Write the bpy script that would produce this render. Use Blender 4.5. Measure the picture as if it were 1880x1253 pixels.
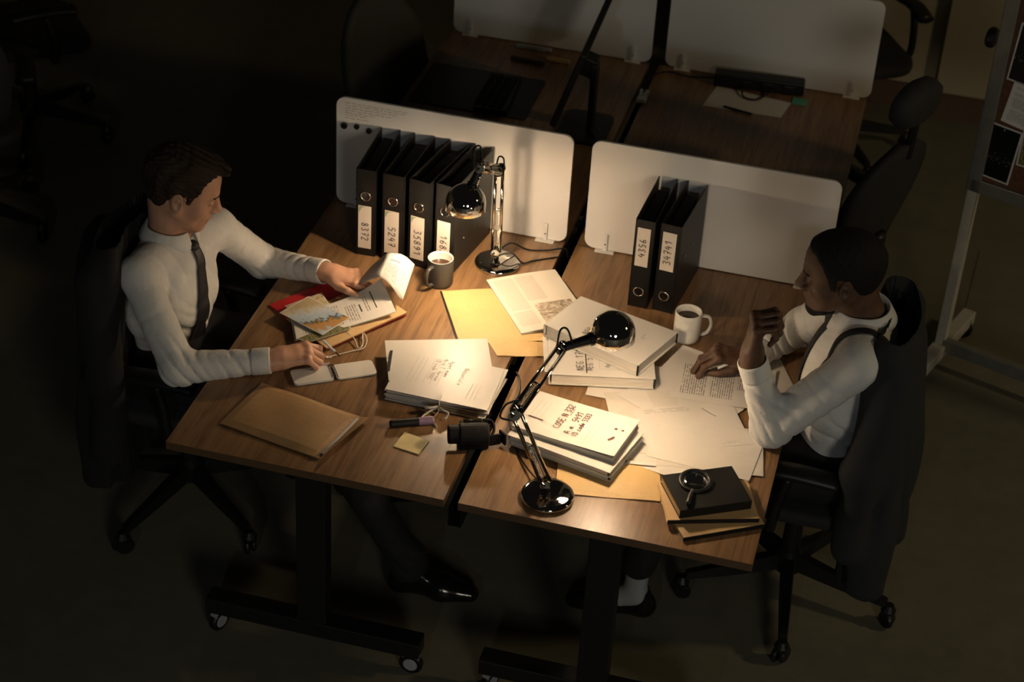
import bpy, bmesh, math, random
import numpy as np
from mathutils import Vector, Matrix

for o in list(bpy.data.objects): bpy.data.objects.remove(o)
S = bpy.context.scene
COL = S.collection
T = 0.74            # height of the desk tops

# ------------------------------------------------------------------ camera
cam = bpy.data.cameras.new('camera'); camo = bpy.data.objects.new('camera', cam); COL.objects.link(camo)
camo.location = (1.0209, -3.9142, 4.0349); camo.rotation_euler = (0.9707, -0.053, 0.2576)
cam.sensor_width = 36; cam.lens = 68.08; cam.clip_end = 60
cam.dof.use_dof = True; cam.dof.focus_distance = 5.45; cam.dof.aperture_fstop = 3.2
S.camera = camo

# ------------------------------------------------------------------ world, fill lights, exposure
w = bpy.data.worlds.new('night'); S.world = w; w.use_nodes = True
w.node_tree.nodes['Background'].inputs[0].default_value = (1.0, 0.93, 0.78, 1)
w.node_tree.nodes['Background'].inputs[1].default_value = 0.0018
S.view_settings.view_transform = 'Standard'; S.view_settings.look = 'None'
S.view_settings.exposure = 1.6; S.view_settings.gamma = 1.0; S.view_settings.use_curve_mapping = False

def fill_light(name, kind, loc, power, color, size=.1, parent=None, rot=None):
    l = bpy.data.lights.new(name, kind); l.energy = power; l.color = color
    if kind == 'POINT': l.shadow_soft_size = size
    if kind == 'AREA': l.size = size
    o = bpy.data.objects.new(name, l); COL.objects.link(o); o.location = loc
    if rot: o.rotation_euler = rot
    if parent: o.parent = parent
    return o
# unseen fill lights, added to brighten screens, shirts, back wall and floor
fill_light('fill_light_warm', 'POINT', (5.0, 1.2, 3.4), 34, (1, .76, .43), .2)
fill_light('fill_light_back', 'POINT', (3.4, -6.2, 2.9), 74, (1, .91, .74), .7)
fill_light('fill_light_cool', 'POINT', (0.4, -6.6, 2.9), 19, (.84, .92, 1), .14)

# ------------------------------------------------------------------ mesh helpers
rnd = random.Random(7)
def world_off(p):
    v = Vector((0, 0, 0))
    while p is not None: v = v + p.location; p = p.parent
    return v
def mk(name, V, F, mat, parent=None, local=False, smooth=False, uv=None, bevel=0, base=None):
    V = [Vector(v) for v in V]
    if parent is not None:
        off = Vector((0, 0, 0)) if local else world_off(parent)
    elif base is not None: off = Vector(base)
    else:
        off = Vector((sum(v.x for v in V)/len(V), sum(v.y for v in V)/len(V), min(v.z for v in V)))
    me = bpy.data.meshes.new(name); me.from_pydata([v-off for v in V], [], F); me.update()
    if smooth: me.polygons.foreach_set('use_smooth', [True]*len(me.polygons))
    if uv is not None:
        l = me.uv_layers.new(name='UVMap')
        for p in me.polygons:
            for li, vi in zip(p.loop_indices, p.vertices): l.data[li].uv = uv[vi]
    o = bpy.data.objects.new(name, me); COL.objects.link(o)
    if mat: me.materials.append(mat)
    if parent is not None: o.parent = parent
    else: o.location = off
    if bevel:
        b = o.modifiers.new('bevel', 'BEVEL'); b.width = bevel; b.segments = 2; b.limit_method = 'ANGLE'
    return o
def tag(o, label, cat, group=None, kind=None):
    o['label'] = label; o['category'] = cat
    if group: o['group'] = group
    if kind: o['kind'] = kind
    return o
def thing(name, label, cat, loc, rz=0, group=None):
    o = bpy.data.objects.new(name, None); COL.objects.link(o); o.location = loc; o.rotation_euler = (0, 0, rz)
    o.empty_display_size = .05
    return tag(o, label, cat, group)
def struct(o): o['kind'] = 'structure'; return o

class G:
    """collects simple solids into one mesh"""
    def __init__(s): s.V = []; s.F = []; s.U = []
    def add(s, V, F):
        n = len(s.V); s.V += [tuple(v) for v in V]; s.F += [tuple(i+n for i in f) for f in F]; return s
    def box(s, c, d, rz=0, M=None):
        x, y, z = d[0]/2, d[1]/2, d[2]/2
        vs = [Vector((a*x, b*y, e*z)) for e in (-1, 1) for a, b in ((-1, -1), (1, -1), (1, 1), (-1, 1))]
        R = M if M is not None else Matrix.Rotation(rz, 3, 'Z')
        vs = [R @ v + Vector(c) for v in vs]
        return s.add(vs, [(3, 2, 1, 0), (4, 5, 6, 7), (0, 1, 5, 4), (1, 2, 6, 5), (2, 3, 7, 6), (3, 0, 4, 7)])
    def prism(s, poly, z0, z1):
        n = len(poly)
        V = [(p[0], p[1], z0) for p in poly] + [(p[0], p[1], z1) for p in poly]
        F = [tuple(range(n-1, -1, -1)), tuple(range(n, 2*n))] + [(i, (i+1) % n, n+(i+1) % n, n+i) for i in range(n)]
        return s.add(V, F)
    def tube(s, pts, r, n=10, closed=False, r2=None, cap=True):
        pts = [Vector(p) for p in pts]; m = len(pts); V = []
        up = None
        for i, p in enumerate(pts):
            a = pts[i-1] if i > 0 else (pts[-1] if closed else p)
            b = pts[i+1] if i < m-1 else (pts[0] if closed else p)
            t = (b-a)
            t = t.normalized() if t.length > 1e-9 else Vector((0, 0, 1))
            if up is None:
                up = Vector((0, 0, 1)) if abs(t.z) < .9 else Vector((1, 0, 0))
            u = (up - t*up.dot(t)).normalized(); v = t.cross(u); up = u
            rr = r if not isinstance(r, (list, tuple)) else r[i]
            for k in range(n):
                an = 2*math.pi*k/n
                V.append(p + u*math.cos(an)*rr + v*math.sin(an)*(r2*rr if r2 else rr))
        F = []
        for i in range(m if closed else m-1):
            j = (i+1) % m
            for k in range(n): F.append((i*n+k, i*n+(k+1) % n, j*n+(k+1) % n, j*n+k))
        if not closed and cap: F += [tuple(range(n-1, -1, -1)), tuple((m-1)*n+k for k in range(n))]
        return s.add(V, F)
    def lathe(s, prof, c, n=32, M=None):
        """prof: list of (radius, height) along the axis; closed with caps where radius is 0"""
        M = M or Matrix.Identity(3); V = []; F = []; rows = []
        for r, h in prof:
            if r < 1e-6: rows.append([len(V)]); V.append(M @ Vector((0, 0, h)) + Vector(c))
            else:
                rows.append(list(range(len(V), len(V)+n)))
                V += [M @ Vector((r*math.cos(2*math.pi*k/n), r*math.sin(2*math.pi*k/n), h)) + Vector(c) for k in range(n)]
        for a, b in zip(rows, rows[1:]):
            for k in range(n):
                k2 = (k+1) % n
                if len(a) == 1 and len(b) == 1: continue
                if len(a) == 1: F.append((a[0], b[k2], b[k]))
                elif len(b) == 1: F.append((a[k], a[k2], b[0]))
                else: F.append((a[k], a[k2], b[k2], b[k]))
        return s.add(V, F)
    def build(s, name, mat, parent=None, **k): return mk(name, s.V, s.F, mat, parent, **k)

def axisM(d):
    """rotation taking +Z to d"""
    return Vector((0, 0, 1)).rotation_difference(Vector(d).normalized()).to_matrix()
def rect(c, w, h, a):
    """four corners of a rectangle: w along direction a, h across"""
    u = Vector((math.cos(a), math.sin(a))); v = Vector((-u.y, u.x)); c = Vector(c[:2])
    return [c-u*w/2-v*h/2, c+u*w/2-v*h/2, c+u*w/2+v*h/2, c-u*w/2+v*h/2]
def sheet(name, quad, z, mat, parent=None, nu=8, nv=8, th=.0008, bend=None):
    """thin leaf over four corners (p0 p1 p2 p3, each (x,y) or (x,y,z)); uv 0..1 along p0p1 and p0p3"""
    q = [Vector((p[0], p[1], p[2] if len(p) > 2 else z)) for p in quad]
    V = []; U = []
    for s in (1, 0):
        for j in range(nv+1):
            for i in range(nu+1):
                a, b = i/nu, j/nv
                p = q[0]*(1-a)*(1-b)+q[1]*a*(1-b)+q[2]*a*b+q[3]*(1-a)*b
                if bend: p = p + bend(a, b)
                V.append(p + Vector((0, 0, th*s))); U.append((a, b))
    n = (nu+1)*(nv+1); F = []
    for j in range(nv):
        for i in range(nu):
            k = j*(nu+1)+i
            F.append((k, k+1, k+nu+2, k+nu+1)); F.append((n+k, n+k+nu+1, n+k+nu+2, n+k+1))
    ring = [i for i in range(nu+1)] + [(j)*(nu+1)+nu for j in range(1, nv+1)] + [nv*(nu+1)+i for i in range(nu-1, -1, -1)] + [j*(nu+1) for j in range(nv-1, 0, -1)]
    for a, b in zip(ring, ring[1:]+ring[:1]): F.append((n+a, n+b, b, a))
    return mk(name, V, F, mat, parent, smooth=False, uv=U)
def slab(name, quad, z0, z1, mat, parent=None, bevel=0):
    g = G().prism(quad, z0, z1)
    U = None
    q = quad; V = g.V
    U = [(0, 0), (1, 0), (1, 1), (0, 1)]*2 if len(q) == 4 else None
    return mk(name, V, g.F, mat, parent, uv=U, bevel=bevel)
def round_rect(w, h, r, n=5):
    P = []
    for cx, cy, a0 in ((w/2-r, -h/2+r, -90), (w/2-r, h/2-r, 0), (-w/2+r, h/2-r, 90), (-w/2+r, -h/2+r, 180)):
        for k in range(n+1):
            a = math.radians(a0+90*k/n); P.append((cx+r*math.cos(a), cy+r*math.sin(a)))
    return P
def spline(pts, n=8, closed=False):
    """Catmull-Rom through points"""
    P = [Vector(p) for p in pts]; out = []; m = len(P)
    for i in range(m if closed else m-1):
        p0 = P[i-1] if (i > 0 or closed) else P[0]; p1 = P[i]; p2 = P[(i+1) % m]
        p3 = P[(i+2) % m] if (closed or i+2 < m) else P[-1]
        for k in range(n):
            t = k/n
            out.append(.5*((2*p1)+(p2-p0)*t+(2*p0-5*p1+4*p2-p3)*t*t+(3*p1-p0-3*p2+p3)*t**3))
    if not closed: out.append(P[-1])
    return out

# handwriting: pen strokes, one polyline per stroke in a 0.6 x 1 box
GL = {'0': [[(.3, 1), (.08, .7), (.1, .25), (.3, 0), (.5, .3), (.48, .75), (.3, 1)]], '1': [[(.08, .7), (.38, 1), (.34, 0)]],
 '2': [[(.06, .8), (.2, 1), (.45, .95), (.48, .7), (.05, .03), (.56, .05)]], '3': [[(.05, .95), (.36, 1), (.5, .8), (.24, .55), (.5, .34), (.4, .05), (.05, .06)]],
 '4': [[(.28, 1), (.05, .45), (.54, .48)], [(.46, .8), (.4, 0)]], '5': [[(.54, 1), (.16, .97), (.12, .58), (.42, .6), (.5, .3), (.34, .02), (.05, .08)]],
 '6': [[(.46, 1), (.15, .6), (.08, .2), (.3, 0), (.5, .2), (.36, .45), (.1, .28)]], '7': [[(.05, .95), (.54, 1), (.24, 0)], [(.14, .5), (.5, .54)]],
 '8': [[(.3, .52), (.1, .76), (.3, 1), (.5, .78), (.3, .52), (.06, .25), (.28, 0), (.52, .24), (.3, .52)]], '9': [[(.5, .72), (.3, .5), (.1, .72), (.3, 1), (.5, .74), (.44, .3), (.18, 0)]],
 'C': [[(.52, .85), (.3, 1), (.06, .6), (.14, .1), (.52, .1)]], 'O': [[(.3, 1), (.05, .6), (.15, .05), (.46, .1), (.54, .65), (.3, 1)]],
 'S': [[(.5, .9), (.2, 1), (.1, .7), (.48, .4), (.4, .04), (.05, .1)]], 'E': [[(.52, 1), (.1, .95), (.08, 0), (.54, .04)], [(.1, .5), (.42, .54)]],
 'N': [[(.06, 0), (.1, 1), (.48, 0), (.52, 1)]], 'A': [[(.02, 0), (.3, 1), (.56, 0)], [(.14, .36), (.46, .38)]], 'I': [[(.3, 1), (.28, 0)]],
 'D': [[(.1, 0), (.12, 1), (.4, .9), (.54, .5), (.4, .08), (.1, 0)]], 'P': [[(.1, 0), (.12, 1), (.46, .9), (.46, .6), (.1, .5)]],
 'G': [[(.52, .85), (.28, 1), (.06, .5), (.24, 0), (.52, .12), (.52, .45), (.32, .45)]], 'H': [[(.08, 1), (.08, 0)], [(.08, .5), (.5, .5)], [(.52, 1), (.5, 0)]],
 'T': [[(.02, .97), (.58, 1)], [(.3, 1), (.28, 0)]], 'R': [[(.1, 0), (.12, 1), (.46, .9), (.44, .6), (.1, .5), (.52, 0)]], 'L': [[(.12, 1), (.08, .02), (.5, .04)]],
 'U': [[(.08, 1), (.1, .2), (.3, 0), (.5, .25), (.52, 1)]], 'K': [[(.1, 1), (.08, 0)], [(.5, 1), (.1, .5), (.52, 0)]],
 'a': [[(.46, .5), (.2, .55), (.08, .25), (.25, .02), (.46, .3), (.5, 0)]], 'c': [[(.46, .5), (.2, .55), (.08, .25), (.24, .02), (.48, .1)]],
 'd': [[(.46, .3), (.24, .55), (.08, .25), (.25, .02), (.46, .2)], [(.5, 1), (.48, 0)]], 'e': [[(.1, .28), (.46, .34), (.3, .56), (.1, .3), (.24, .02), (.48, .1)]],
 'o': [[(.28, .55), (.08, .3), (.25, .02), (.48, .25), (.28, .55)]], 'n': [[(.08, .55), (.1, 0), (.14, .4), (.36, .55), (.46, 0)]],
 'm': [[(.04, .55), (.06, 0), (.1, .4), (.24, .55), (.3, 0), (.34, .4), (.48, .5), (.54, 0)]], 'u': [[(.08, .55), (.12, .05), (.4, .1), (.46, .55), (.5, 0)]],
 's': [[(.44, .5), (.16, .5), (.4, .25), (.1, .02)]], 't': [[(.26, .9), (.24, .05), (.44, .05)], [(.06, .6), (.46, .6)]], 'i': [[(.28, .55), (.28, 0)]],
 'k': [[(.1, 1), (.08, 0)], [(.46, .55), (.1, .28), (.46, 0)]], 'l': [[(.28, 1), (.26, 0)]], 'r': [[(.1, .55), (.12, 0), (.16, .4), (.44, .52)]],
 'g': [[(.46, .5), (.2, .55), (.08, .25), (.25, .02), (.46, .3), (.42, -.35), (.1, -.3)]], 'p': [[(.1, .55), (.08, -.4)], [(.1, .5), (.44, .5), (.44, .1), (.1, .06)]],
 '.': [[(.2, .06), (.28, 0)]], '-': [[(.08, .45), (.5, .47)]], ' ': []}
def writing(name, text, org, rd, upv, h, mat, parent, wid=.0016, step=.72, lift=(0, 0, .0006), jit=.05, seed=1):
    """pen strokes written from org along rd with letters standing along upv"""
    r = random.Random(seed); rd = Vector(rd).normalized(); upv = Vector(upv).normalized(); nrm = rd.cross(upv)
    g = G(); x = 0; org = Vector(org)
    for ch in text:
        for st in GL.get(ch, []):
            P = []
            q = spline([(a+r.uniform(-jit, jit)*.6, b+r.uniform(-jit, jit), 0) for a, b in st], 4) if len(st) > 2 else [Vector((a, b, 0)) for a, b in st]
            P = [org+rd*((x+p.x)*h)+upv*(p.y*h)+Vector(lift) for p in q]
            V = []; F = []
            for i, p in enumerate(P):
                t = (P[min(i+1, len(P)-1)]-P[max(i-1, 0)])
                t = t.normalized() if t.length > 0 else rd
                s = nrm.cross(t)*wid/2
                V += [p-s, p+s]
            for i in range(len(P)-1): F.append((2*i, 2*i+2, 2*i+3, 2*i+1))
            g.add(V, F)
        x += step if ch != ' ' else .5
    return g.build(name, mat, parent)
def strokes(name, segs, mat, parent, wid=.001, lift=.0006, nrm=(0, 0, 1)):
    g = G(); nrm = Vector(nrm)
    for a, b in segs:
        a = Vector(a)+nrm*lift; b = Vector(b)+nrm*lift; t = (b-a).normalized(); s = nrm.cross(t)*wid/2
        g.add([a-s, b-s, b+s, a+s], [(0, 1, 2, 3)])
    return g.build(name, mat, parent)

# ------------------------------------------------------------------ materials
class NT:
    def __init__(s, name):
        s.m = bpy.data.materials.new(name); s.m.use_nodes = True; s.t = s.m.node_tree; s.b = s.t.nodes['Principled BSDF']
    def n(s, kind, **k):
        o = s.t.nodes.new(kind)
        for a, b in k.items(): setattr(o, a, b)
        return o
    def put(s, sock, v):
        if isinstance(v, bpy.types.NodeSocket): s.t.links.new(v, sock)
        elif v is not None: sock.default_value = v
    def math(s, op, a, b=None, c=None):
        o = s.n('ShaderNodeMath', operation=op)
        for i, v in enumerate((a, b, c)):
            if v is not None: s.put(o.inputs[i], v)
        return o.outputs[0]
    def coord(s, kind='Object', scale=(1, 1, 1), rot=(0, 0, 0), loc=(0, 0, 0)):
        c = s.n('ShaderNodeTexCoord'); m = s.n('ShaderNodeMapping'); s.t.links.new(c.outputs[kind], m.inputs[0])
        m.inputs['Scale'].default_value = scale; m.inputs['Rotation'].default_value = rot; m.inputs['Location'].default_value = loc
        return m.outputs[0]
    def noise(s, vec, scale, detail=4, rough=.55, dist=0):
        o = s.n('ShaderNodeTexNoise'); s.put(o.inputs['Vector'], vec); o.inputs['Scale'].default_value = scale
        o.inputs['Detail'].default_value = detail; o.inputs['Roughness'].default_value = rough; o.inputs['Distortion'].default_value = dist
        return o.outputs[0]
    def ramp(s, fac, stops):
        o = s.n('ShaderNodeValToRGB'); s.put(o.inputs[0], fac); e = o.color_ramp.elements
        while len(e) < len(stops): e.new(.5)
        for i, (p, c) in enumerate(stops): e[i].position = p; e[i].color = (*c, 1)
        return o.outputs[0]
    def mix(s, fac, a, b):
        o = s.n('ShaderNodeMix', data_type='RGBA'); s.put(o.inputs[0], fac)
        for i, v in ((6, a), (7, b)): s.put(o.inputs[i], v if isinstance(v, bpy.types.NodeSocket) else (*v, 1))
        return o.outputs[2]
    def set(s, **k):
        for a, v in k.items():
            a = {'col': 'Base Color', 'rough': 'Roughness', 'metal': 'Metallic', 'spec': 'Specular IOR Level', 'sss': 'Subsurface Weight',
                 'trans': 'Transmission Weight', 'ior': 'IOR', 'coat': 'Coat Weight', 'sheen': 'Sheen Weight', 'emit': 'Emission Color', 'estr': 'Emission Strength', 'alpha': 'Alpha'}[a]
            s.put(s.b.inputs[a], (*v, 1) if isinstance(v, tuple) and len(v) == 3 else v)
        return s
    def bump(s, h, strength=.3, dist=.01):
        o = s.n('ShaderNodeBump'); s.put(o.inputs['Height'], h); o.inputs['Strength'].default_value = strength; o.inputs['Distance'].default_value = dist
        s.t.links.new(o.outputs[0], s.b.inputs['Normal']); return s
def plain(name, col, rough=.5, metal=0, var=.08, scale=30, bump=0, **k):
    n = NT(name); f = n.noise(n.coord(), scale)
    lo = tuple(max(0, c*(1-var)) for c in col); hi = tuple(min(1, c*(1+var)) for c in col)
    n.set(col=n.ramp(f, [(.3, lo), (.7, hi)]), rough=rough, metal=metal, **k)
    if bump: n.bump(n.noise(n.coord(), scale*6, 6), bump, .002)
    return n.m

def wood():
    n = NT('oak_laminate')
    g1 = n.noise(n.coord(scale=(26, 1.6, 20)), 3.2, 7, .62, .6)
    g2 = n.noise(n.coord(scale=(120, 2.2, 60)), 4, 5, .7)
    g3 = n.noise(n.coord(scale=(4.5, .5, 4)), 2.2, 4, .5, 1.2)
    f = n.math('ADD', n.math('MULTIPLY', g1, .5), n.math('ADD', n.math('MULTIPLY', g2, .25), n.math('MULTIPLY', g3, .35)))
    n.set(col=n.ramp(f, [(.36, (.080, .040, .016)), (.5, (.175, .094, .042)), (.6, (.250, .142, .068)), (.74, (.32, .195, .10))]), rough=.36, spec=.5)
    n.bump(g2, .08, .001); return n.m
M_wood = wood()
M_edge_shade = plain('desk_edge_shade', (.10, .058, .03), .45)  # tabletop sides: same wood, with their unlit shade put into the colour
M_black_metal = plain('black_powder_coat', (.012, .012, .012), .42, .2)
M_black = plain('black_plastic', (.009, .009, .009), .42, spec=.35)
M_matt = plain('matt_black_plastic', (.007, .007, .007), .62, spec=.18)
M_blackgloss = plain('black_gloss', (.008, .008, .009), .12)
M_grey = plain('grey_plastic', (.33, .34, .36), .4)
M_whiteb = plain('white_dry_erase', (.74, .73, .70), .16, 0, .02, 3)
M_whitep = plain('white_plastic', (.72, .71, .68), .35)
def concrete():
    n = NT('polished_concrete')
    a = n.noise(n.coord(), .8, 6, .6); b = n.noise(n.coord(), 14, 8, .65)
    f = n.math('ADD', n.math('MULTIPLY', a, .65), n.math('MULTIPLY', b, .35))
    n.set(col=n.ramp(f, [(.3, (.105, .098, .072)), (.5, (.15, .14, .10)), (.72, (.20, .185, .13))]), rough=.62)
    n.bump(b, .15, .004); return n.m
M_floor = concrete()
M_wall = plain('painted_plaster', (.40, .355, .25), .8, 0, .06, 2, .08)
M_base = plain('brown_baseboard', (.10, .058, .038), .55)
def chrome(name, col, rough):
    n = NT(name); f = n.noise(n.coord(), 60)
    n.set(col=col, metal=1.0, rough=n.math('MULTIPLY', f, rough*2)); return n.m
M_chrome = chrome('chrome', (.62, .60, .57), .05)
M_dchrome = chrome('black_chrome', (.20, .19, .19), .045)
M_brass = chrome('warm_steel', (.50, .43, .34), .10)
M_reflector = plain('lamp_reflector', (.75, .72, .66), .4)
def lit(name, col, strength):
    n = NT(name); n.set(col=(.9, .85, .7), emit=col, estr=strength, rough=.3); return n.m
M_bulb = lit('lit_bulb', (1, .735, .475), 122)
M_bulb2 = lit('lit_bulb_dimmer', (1, .735, .475), 84)
M_paper = plain('white_paper', (.66, .63, .58), .75, 0, .025, 12)
M_paper2 = plain('off_white_paper', (.61, .575, .515), .75, 0, .03, 9)
M_card = plain('glazed_white_card', (.60, .575, .53), .42, 0, .02, 8)
M_pages = NT('page_block')
_f = M_pages.noise(M_pages.coord(scale=(3, 3, 500)), 4, 4, .6)
M_pages.set(col=M_pages.ramp(_f, [(.3, (.32, .30, .26)), (.6, (.62, .58, .51))]), rough=.8); M_pages = M_pages.m
def kraft(name, c0, c1):
    n = NT(name); a = n.noise(n.coord(), 7, 5, .6, .4); b = n.noise(n.coord(scale=(1, 1, 1)), 130, 5, .6)
    n.set(col=n.ramp(n.math('ADD', n.math('MULTIPLY', a, .7), n.math('MULTIPLY', b, .3)), [(.32, c0), (.68, c1)]), rough=.6)
    n.bump(n.math('ADD', b, n.math('MULTIPLY', a, 1.5)), .12, .002); return n.m
M_kraft = kraft('brown_kraft_paper', (.36, .205, .085), (.47, .29, .13))
M_kraft2 = kraft('yellow_kraft_paper', (.56, .38, .155), (.66, .46, .21))
M_kraft3 = kraft('tan_board', (.50, .325, .15), (.58, .39, .19))
M_red = plain('red_card', (.42, .018, .022), .4)
M_sticky = plain('yellow_note_paper', (.66, .55, .27), .7)
M_green = plain('green_note_paper', (.10, .36, .25), .7)
M_ink = plain('black_ink', (.012, .011, .012), .6)
M_ink2 = plain('brown_ink', (.085, .018, .012), .6)
M_pencil = plain('grey_ink', (.30, .27, .235), .7)
M_lilac = plain('lilac_plastic', (.25, .16, .25), .3)
M_ribbon = plain('cream_ribbon', (.62, .57, .46), .7)
M_mugw = plain('white_ceramic', (.70, .68, .63), .2)
M_mugd = plain('charcoal_ceramic', (.045, .044, .040), .38)
M_coffee = plain('coffee', (.045, .016, .006), .08)
M_cork = plain('brown_cork', (.10, .042, .018), .85, 0, .3, 90)
M_alu = plain('grey_aluminium', (.24, .24, .21), .38, .55)
M_steel = plain('pale_painted_steel', (.46, .44, .38), .45)
M_label = plain('label_paper', (.66, .60, .53), .6, 0, .02)
M_lgreen = plain('label_green', (.30, .37, .22), .6)
M_grille = plain('dark_fabric', (.016, .016, .017), .85, 0, .2, 300, .2)
M_jblack = plain('black_wool', (.0085, .0085, .009), .9, 0, .3, 400, .3)
M_jblue = plain('charcoal_blue_wool', (.014, .0165, .019), .9, 0, .3, 400, .3)
M_chairfab = plain('olive_grey_mesh', (.045, .045, .036), .85, 0, .25, 260, .3)

def printed(name, N=46, blocks=((.12, .88, .1, .9),), words=26, base=(.65, .62, .575), ink=(.17, .15, .14), bars=(), picture=None, along='v', dens=.5, lw=.36):
    """paper printed with lines of type: u across the line, v down the page"""
    n = NT(name); c = n.n('ShaderNodeTexCoord'); sx = n.n('ShaderNodeSeparateXYZ'); n.t.links.new(c.outputs['UV'], sx.inputs[0])
    u, v = sx.outputs[0], sx.outputs[1]
    if along == 'u': u, v = v, u
    row = n.math('FLOOR', n.math('MULTIPLY', v, N)); fr = n.math('FRACT', n.math('MULTIPLY', v, N))
    line = n.math('LESS_THAN', fr, lw)
    cb = n.n('ShaderNodeCombineXYZ'); n.put(cb.inputs[0], n.math('MULTIPLY', u, words)); n.put(cb.inputs[1], n.math('MULTIPLY', row, 3.7))
    wd = n.math('GREATER_THAN', n.noise(cb.outputs[0], 1.0, 2, .6), 1-dens-.06)
    def box(u0, u1, v0, v1):
        return n.math('MULTIPLY', n.math('MULTIPLY', n.math('GREATER_THAN', u, u0), n.math('LESS_THAN', u, u1)), n.math('MULTIPLY', n.math('GREATER_THAN', v, v0), n.math('LESS_THAN', v, v1)))
    m = None
    for b in blocks:
        k = box(*b); m = k if m is None else n.math('MAXIMUM', m, k)
    m = n.math('MULTIPLY', n.math('MULTIPLY', line, wd), m)
    base_n = n.mix(n.noise(n.coord(), 9), tuple(x*.97 for x in base), tuple(min(1, x*1.03) for x in base))
    col = n.mix(m, base_n, ink)
    for b in bars: col = n.mix(box(*b), col, (.03, .028, .03))
    if picture:
        a = n.noise(n.coord('UV', scale=(7, 16, 1)), 1.6, 5, .7, .8)
        pc = n.ramp(a, [(.32, (.09, .075, .06)), (.48, (.35, .29, .22)), (.6, (.6, .52, .42)), (.75, (.68, .6, .5))])
        col = n.mix(box(*picture), col, pc)
    n.set(col=col, rough=.72); return n.m
M_print1 = printed('typed_page', 44, ((.14, .86, .08, .34), (.14, .86, .37, .60), (.14, .6, .64, .72), (.14, .86, .8, .86)))
M_print2 = printed('typed_page_bars', 40, ((.12, .88, .08, .5), (.12, .7, .55, .66), (.3, .8, .74, .8)), bars=((.35, .62, .69, .705), (.3, .86, .84, .852)), along='u')
M_print3 = printed('typed_page_text', 22, ((.1, .9, .12, .62),), bars=((.2, .75, .72, .745),), ink=(.06, .055, .05))
M_news = printed('magazine_page', 62, ((.06, .34, .05, .62), (.37, .64, .05, .5), (.06, .34, .65, .9)), words=30, base=(.70, .655, .565), ink=(.47, .43, .37), picture=(.40, .93, .56, .95), dens=.62, lw=.5)
M_form = printed('printed_form', 30, ((.1, .55, .86, .95), (.3, .9, .05, .12)), words=14, ink=(.42, .39, .35))

def photo(name, kind):
    n = NT(name); c = n.n('ShaderNodeTexCoord'); sx = n.n('ShaderNodeSeparateXYZ'); n.t.links.new(c.outputs['UV'], sx.inputs[0])
    u, v = sx.outputs[0], sx.outputs[1]
    a = n.noise(n.coord('UV', scale=(3, 3, 1)), 2.5, 5, .6, .5); b = n.noise(n.coord('UV', scale=(10, 10, 1)), 2, 5, .65)
    if kind == 'sky':
        t = n.math('ADD', n.math('MULTIPLY', n.math('ADD', u, n.math('MULTIPLY', v, -.35)), .75), n.math('MULTIPLY', n.math('SUBTRACT', a, .5), .45))
        t = n.math('ADD', t, .17)
        col = n.ramp(t, [(.10, (.42, .34, .20)), (.24, (.50, .46, .36)), (.30, (.50, .55, .60)), (.52, (.36, .46, .56)), (.57, (.05, .05, .03)), (.61, (.45, .24, .08)), (.78, (.47, .27, .11)), (.82, (.40, .47, .55)), (.97, (.46, .52, .56))])
        col = n.mix(n.math('GREATER_THAN', b, .63), col, (.20, .15, .08))
    elif kind == 'green':
        col = n.ramp(b, [(.35, (.03, .04, .02)), (.5, (.15, .15, .06)), (.6, (.40, .36, .2)), (.7, (.5, .45, .3))])
    elif kind == 'tan':
        col = n.ramp(a, [(.3, (.10, .07, .03)), (.42, (.42, .34, .18)), (.6, (.55, .47, .30)), (.72, (.3, .33, .3))])
    else:
        t = n.math('SUBTRACT', b, n.math('MULTIPLY', n.math('ABSOLUTE', n.math('SUBTRACT', v, .4)), .8))
        col = n.ramp(t, [(.45, (.006, .007, .006)), (.56, (.022, .025, .02)), (.62, (.30, .28, .22)), (.7, (.4, .36, .3))])
    n.set(col=col, rough=.22); return n.m
M_ph_sky, M_ph_green, M_ph_tan, M_ph_dark = photo('photo_landscape', 'sky'), photo('photo_bushes', 'green'), photo('photo_field', 'tan'), photo('photo_night', 'dark')
M_phback = plain('photo_border', (.62, .60, .55), .3)
def glass():
    n = NT('clear_glass'); n.set(col=(.95, .97, .95), trans=1.0, rough=.02, ior=1.5); return n.m
M_glass = glass()
M_screen = plain('dark_screen', (.006, .007, .009), .15)
# ------------------------------------------------------------------ the setting
fl = struct(G().box((-1.0, 1.0, -.05), (20, 20, .1)).build('floor', M_floor))
for a, b, wd in (((1.33, 2.62), (1.20, 2.28), .006), ((1.20, 2.28), (1.16, 1.9), .005), ((1.33, 2.62), (1.36, 3.1), .005)):
    a = Vector(a); b = Vector(b); t = (b-a).normalized(); s = Vector((-t.y, t.x))*wd/2
    mk('floor_crack', [(*(a-s), .001), (*(b-s), .001), (*(b+s), .001), (*(a+s), .001)], [(0, 1, 2, 3)], M_base, fl)
wl = struct(G().box((3.4, 4.40, 1.5), (6.6, .2, 3.0)).build('wall_back', M_wall))
G().box((3.55, 4.28, 1.5), (4.96, .06, 3.0)).build('wall_pilaster', M_wall, wl)
struct(G().box((-4.6, 9.1, 2.2), (9.6, .2, 4.4)).build('wall_far', M_wall)); struct(G().box((-9.4, 3.0, 2.2), (.2, 12.2, 4.4)).build('wall_left', M_wall)); struct(G().box((.15, 6.7, 2.2), (.1, 4.6, 4.4)).build('wall_return', M_wall))
bb = struct(G().box((3.55, 4.238, .06), (4.96, .024, .12)).build('baseboard_back', M_base))
G().box((.6, 4.288, .06), (.9, .024, .12)).build('baseboard_return', M_base, bb)

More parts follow.
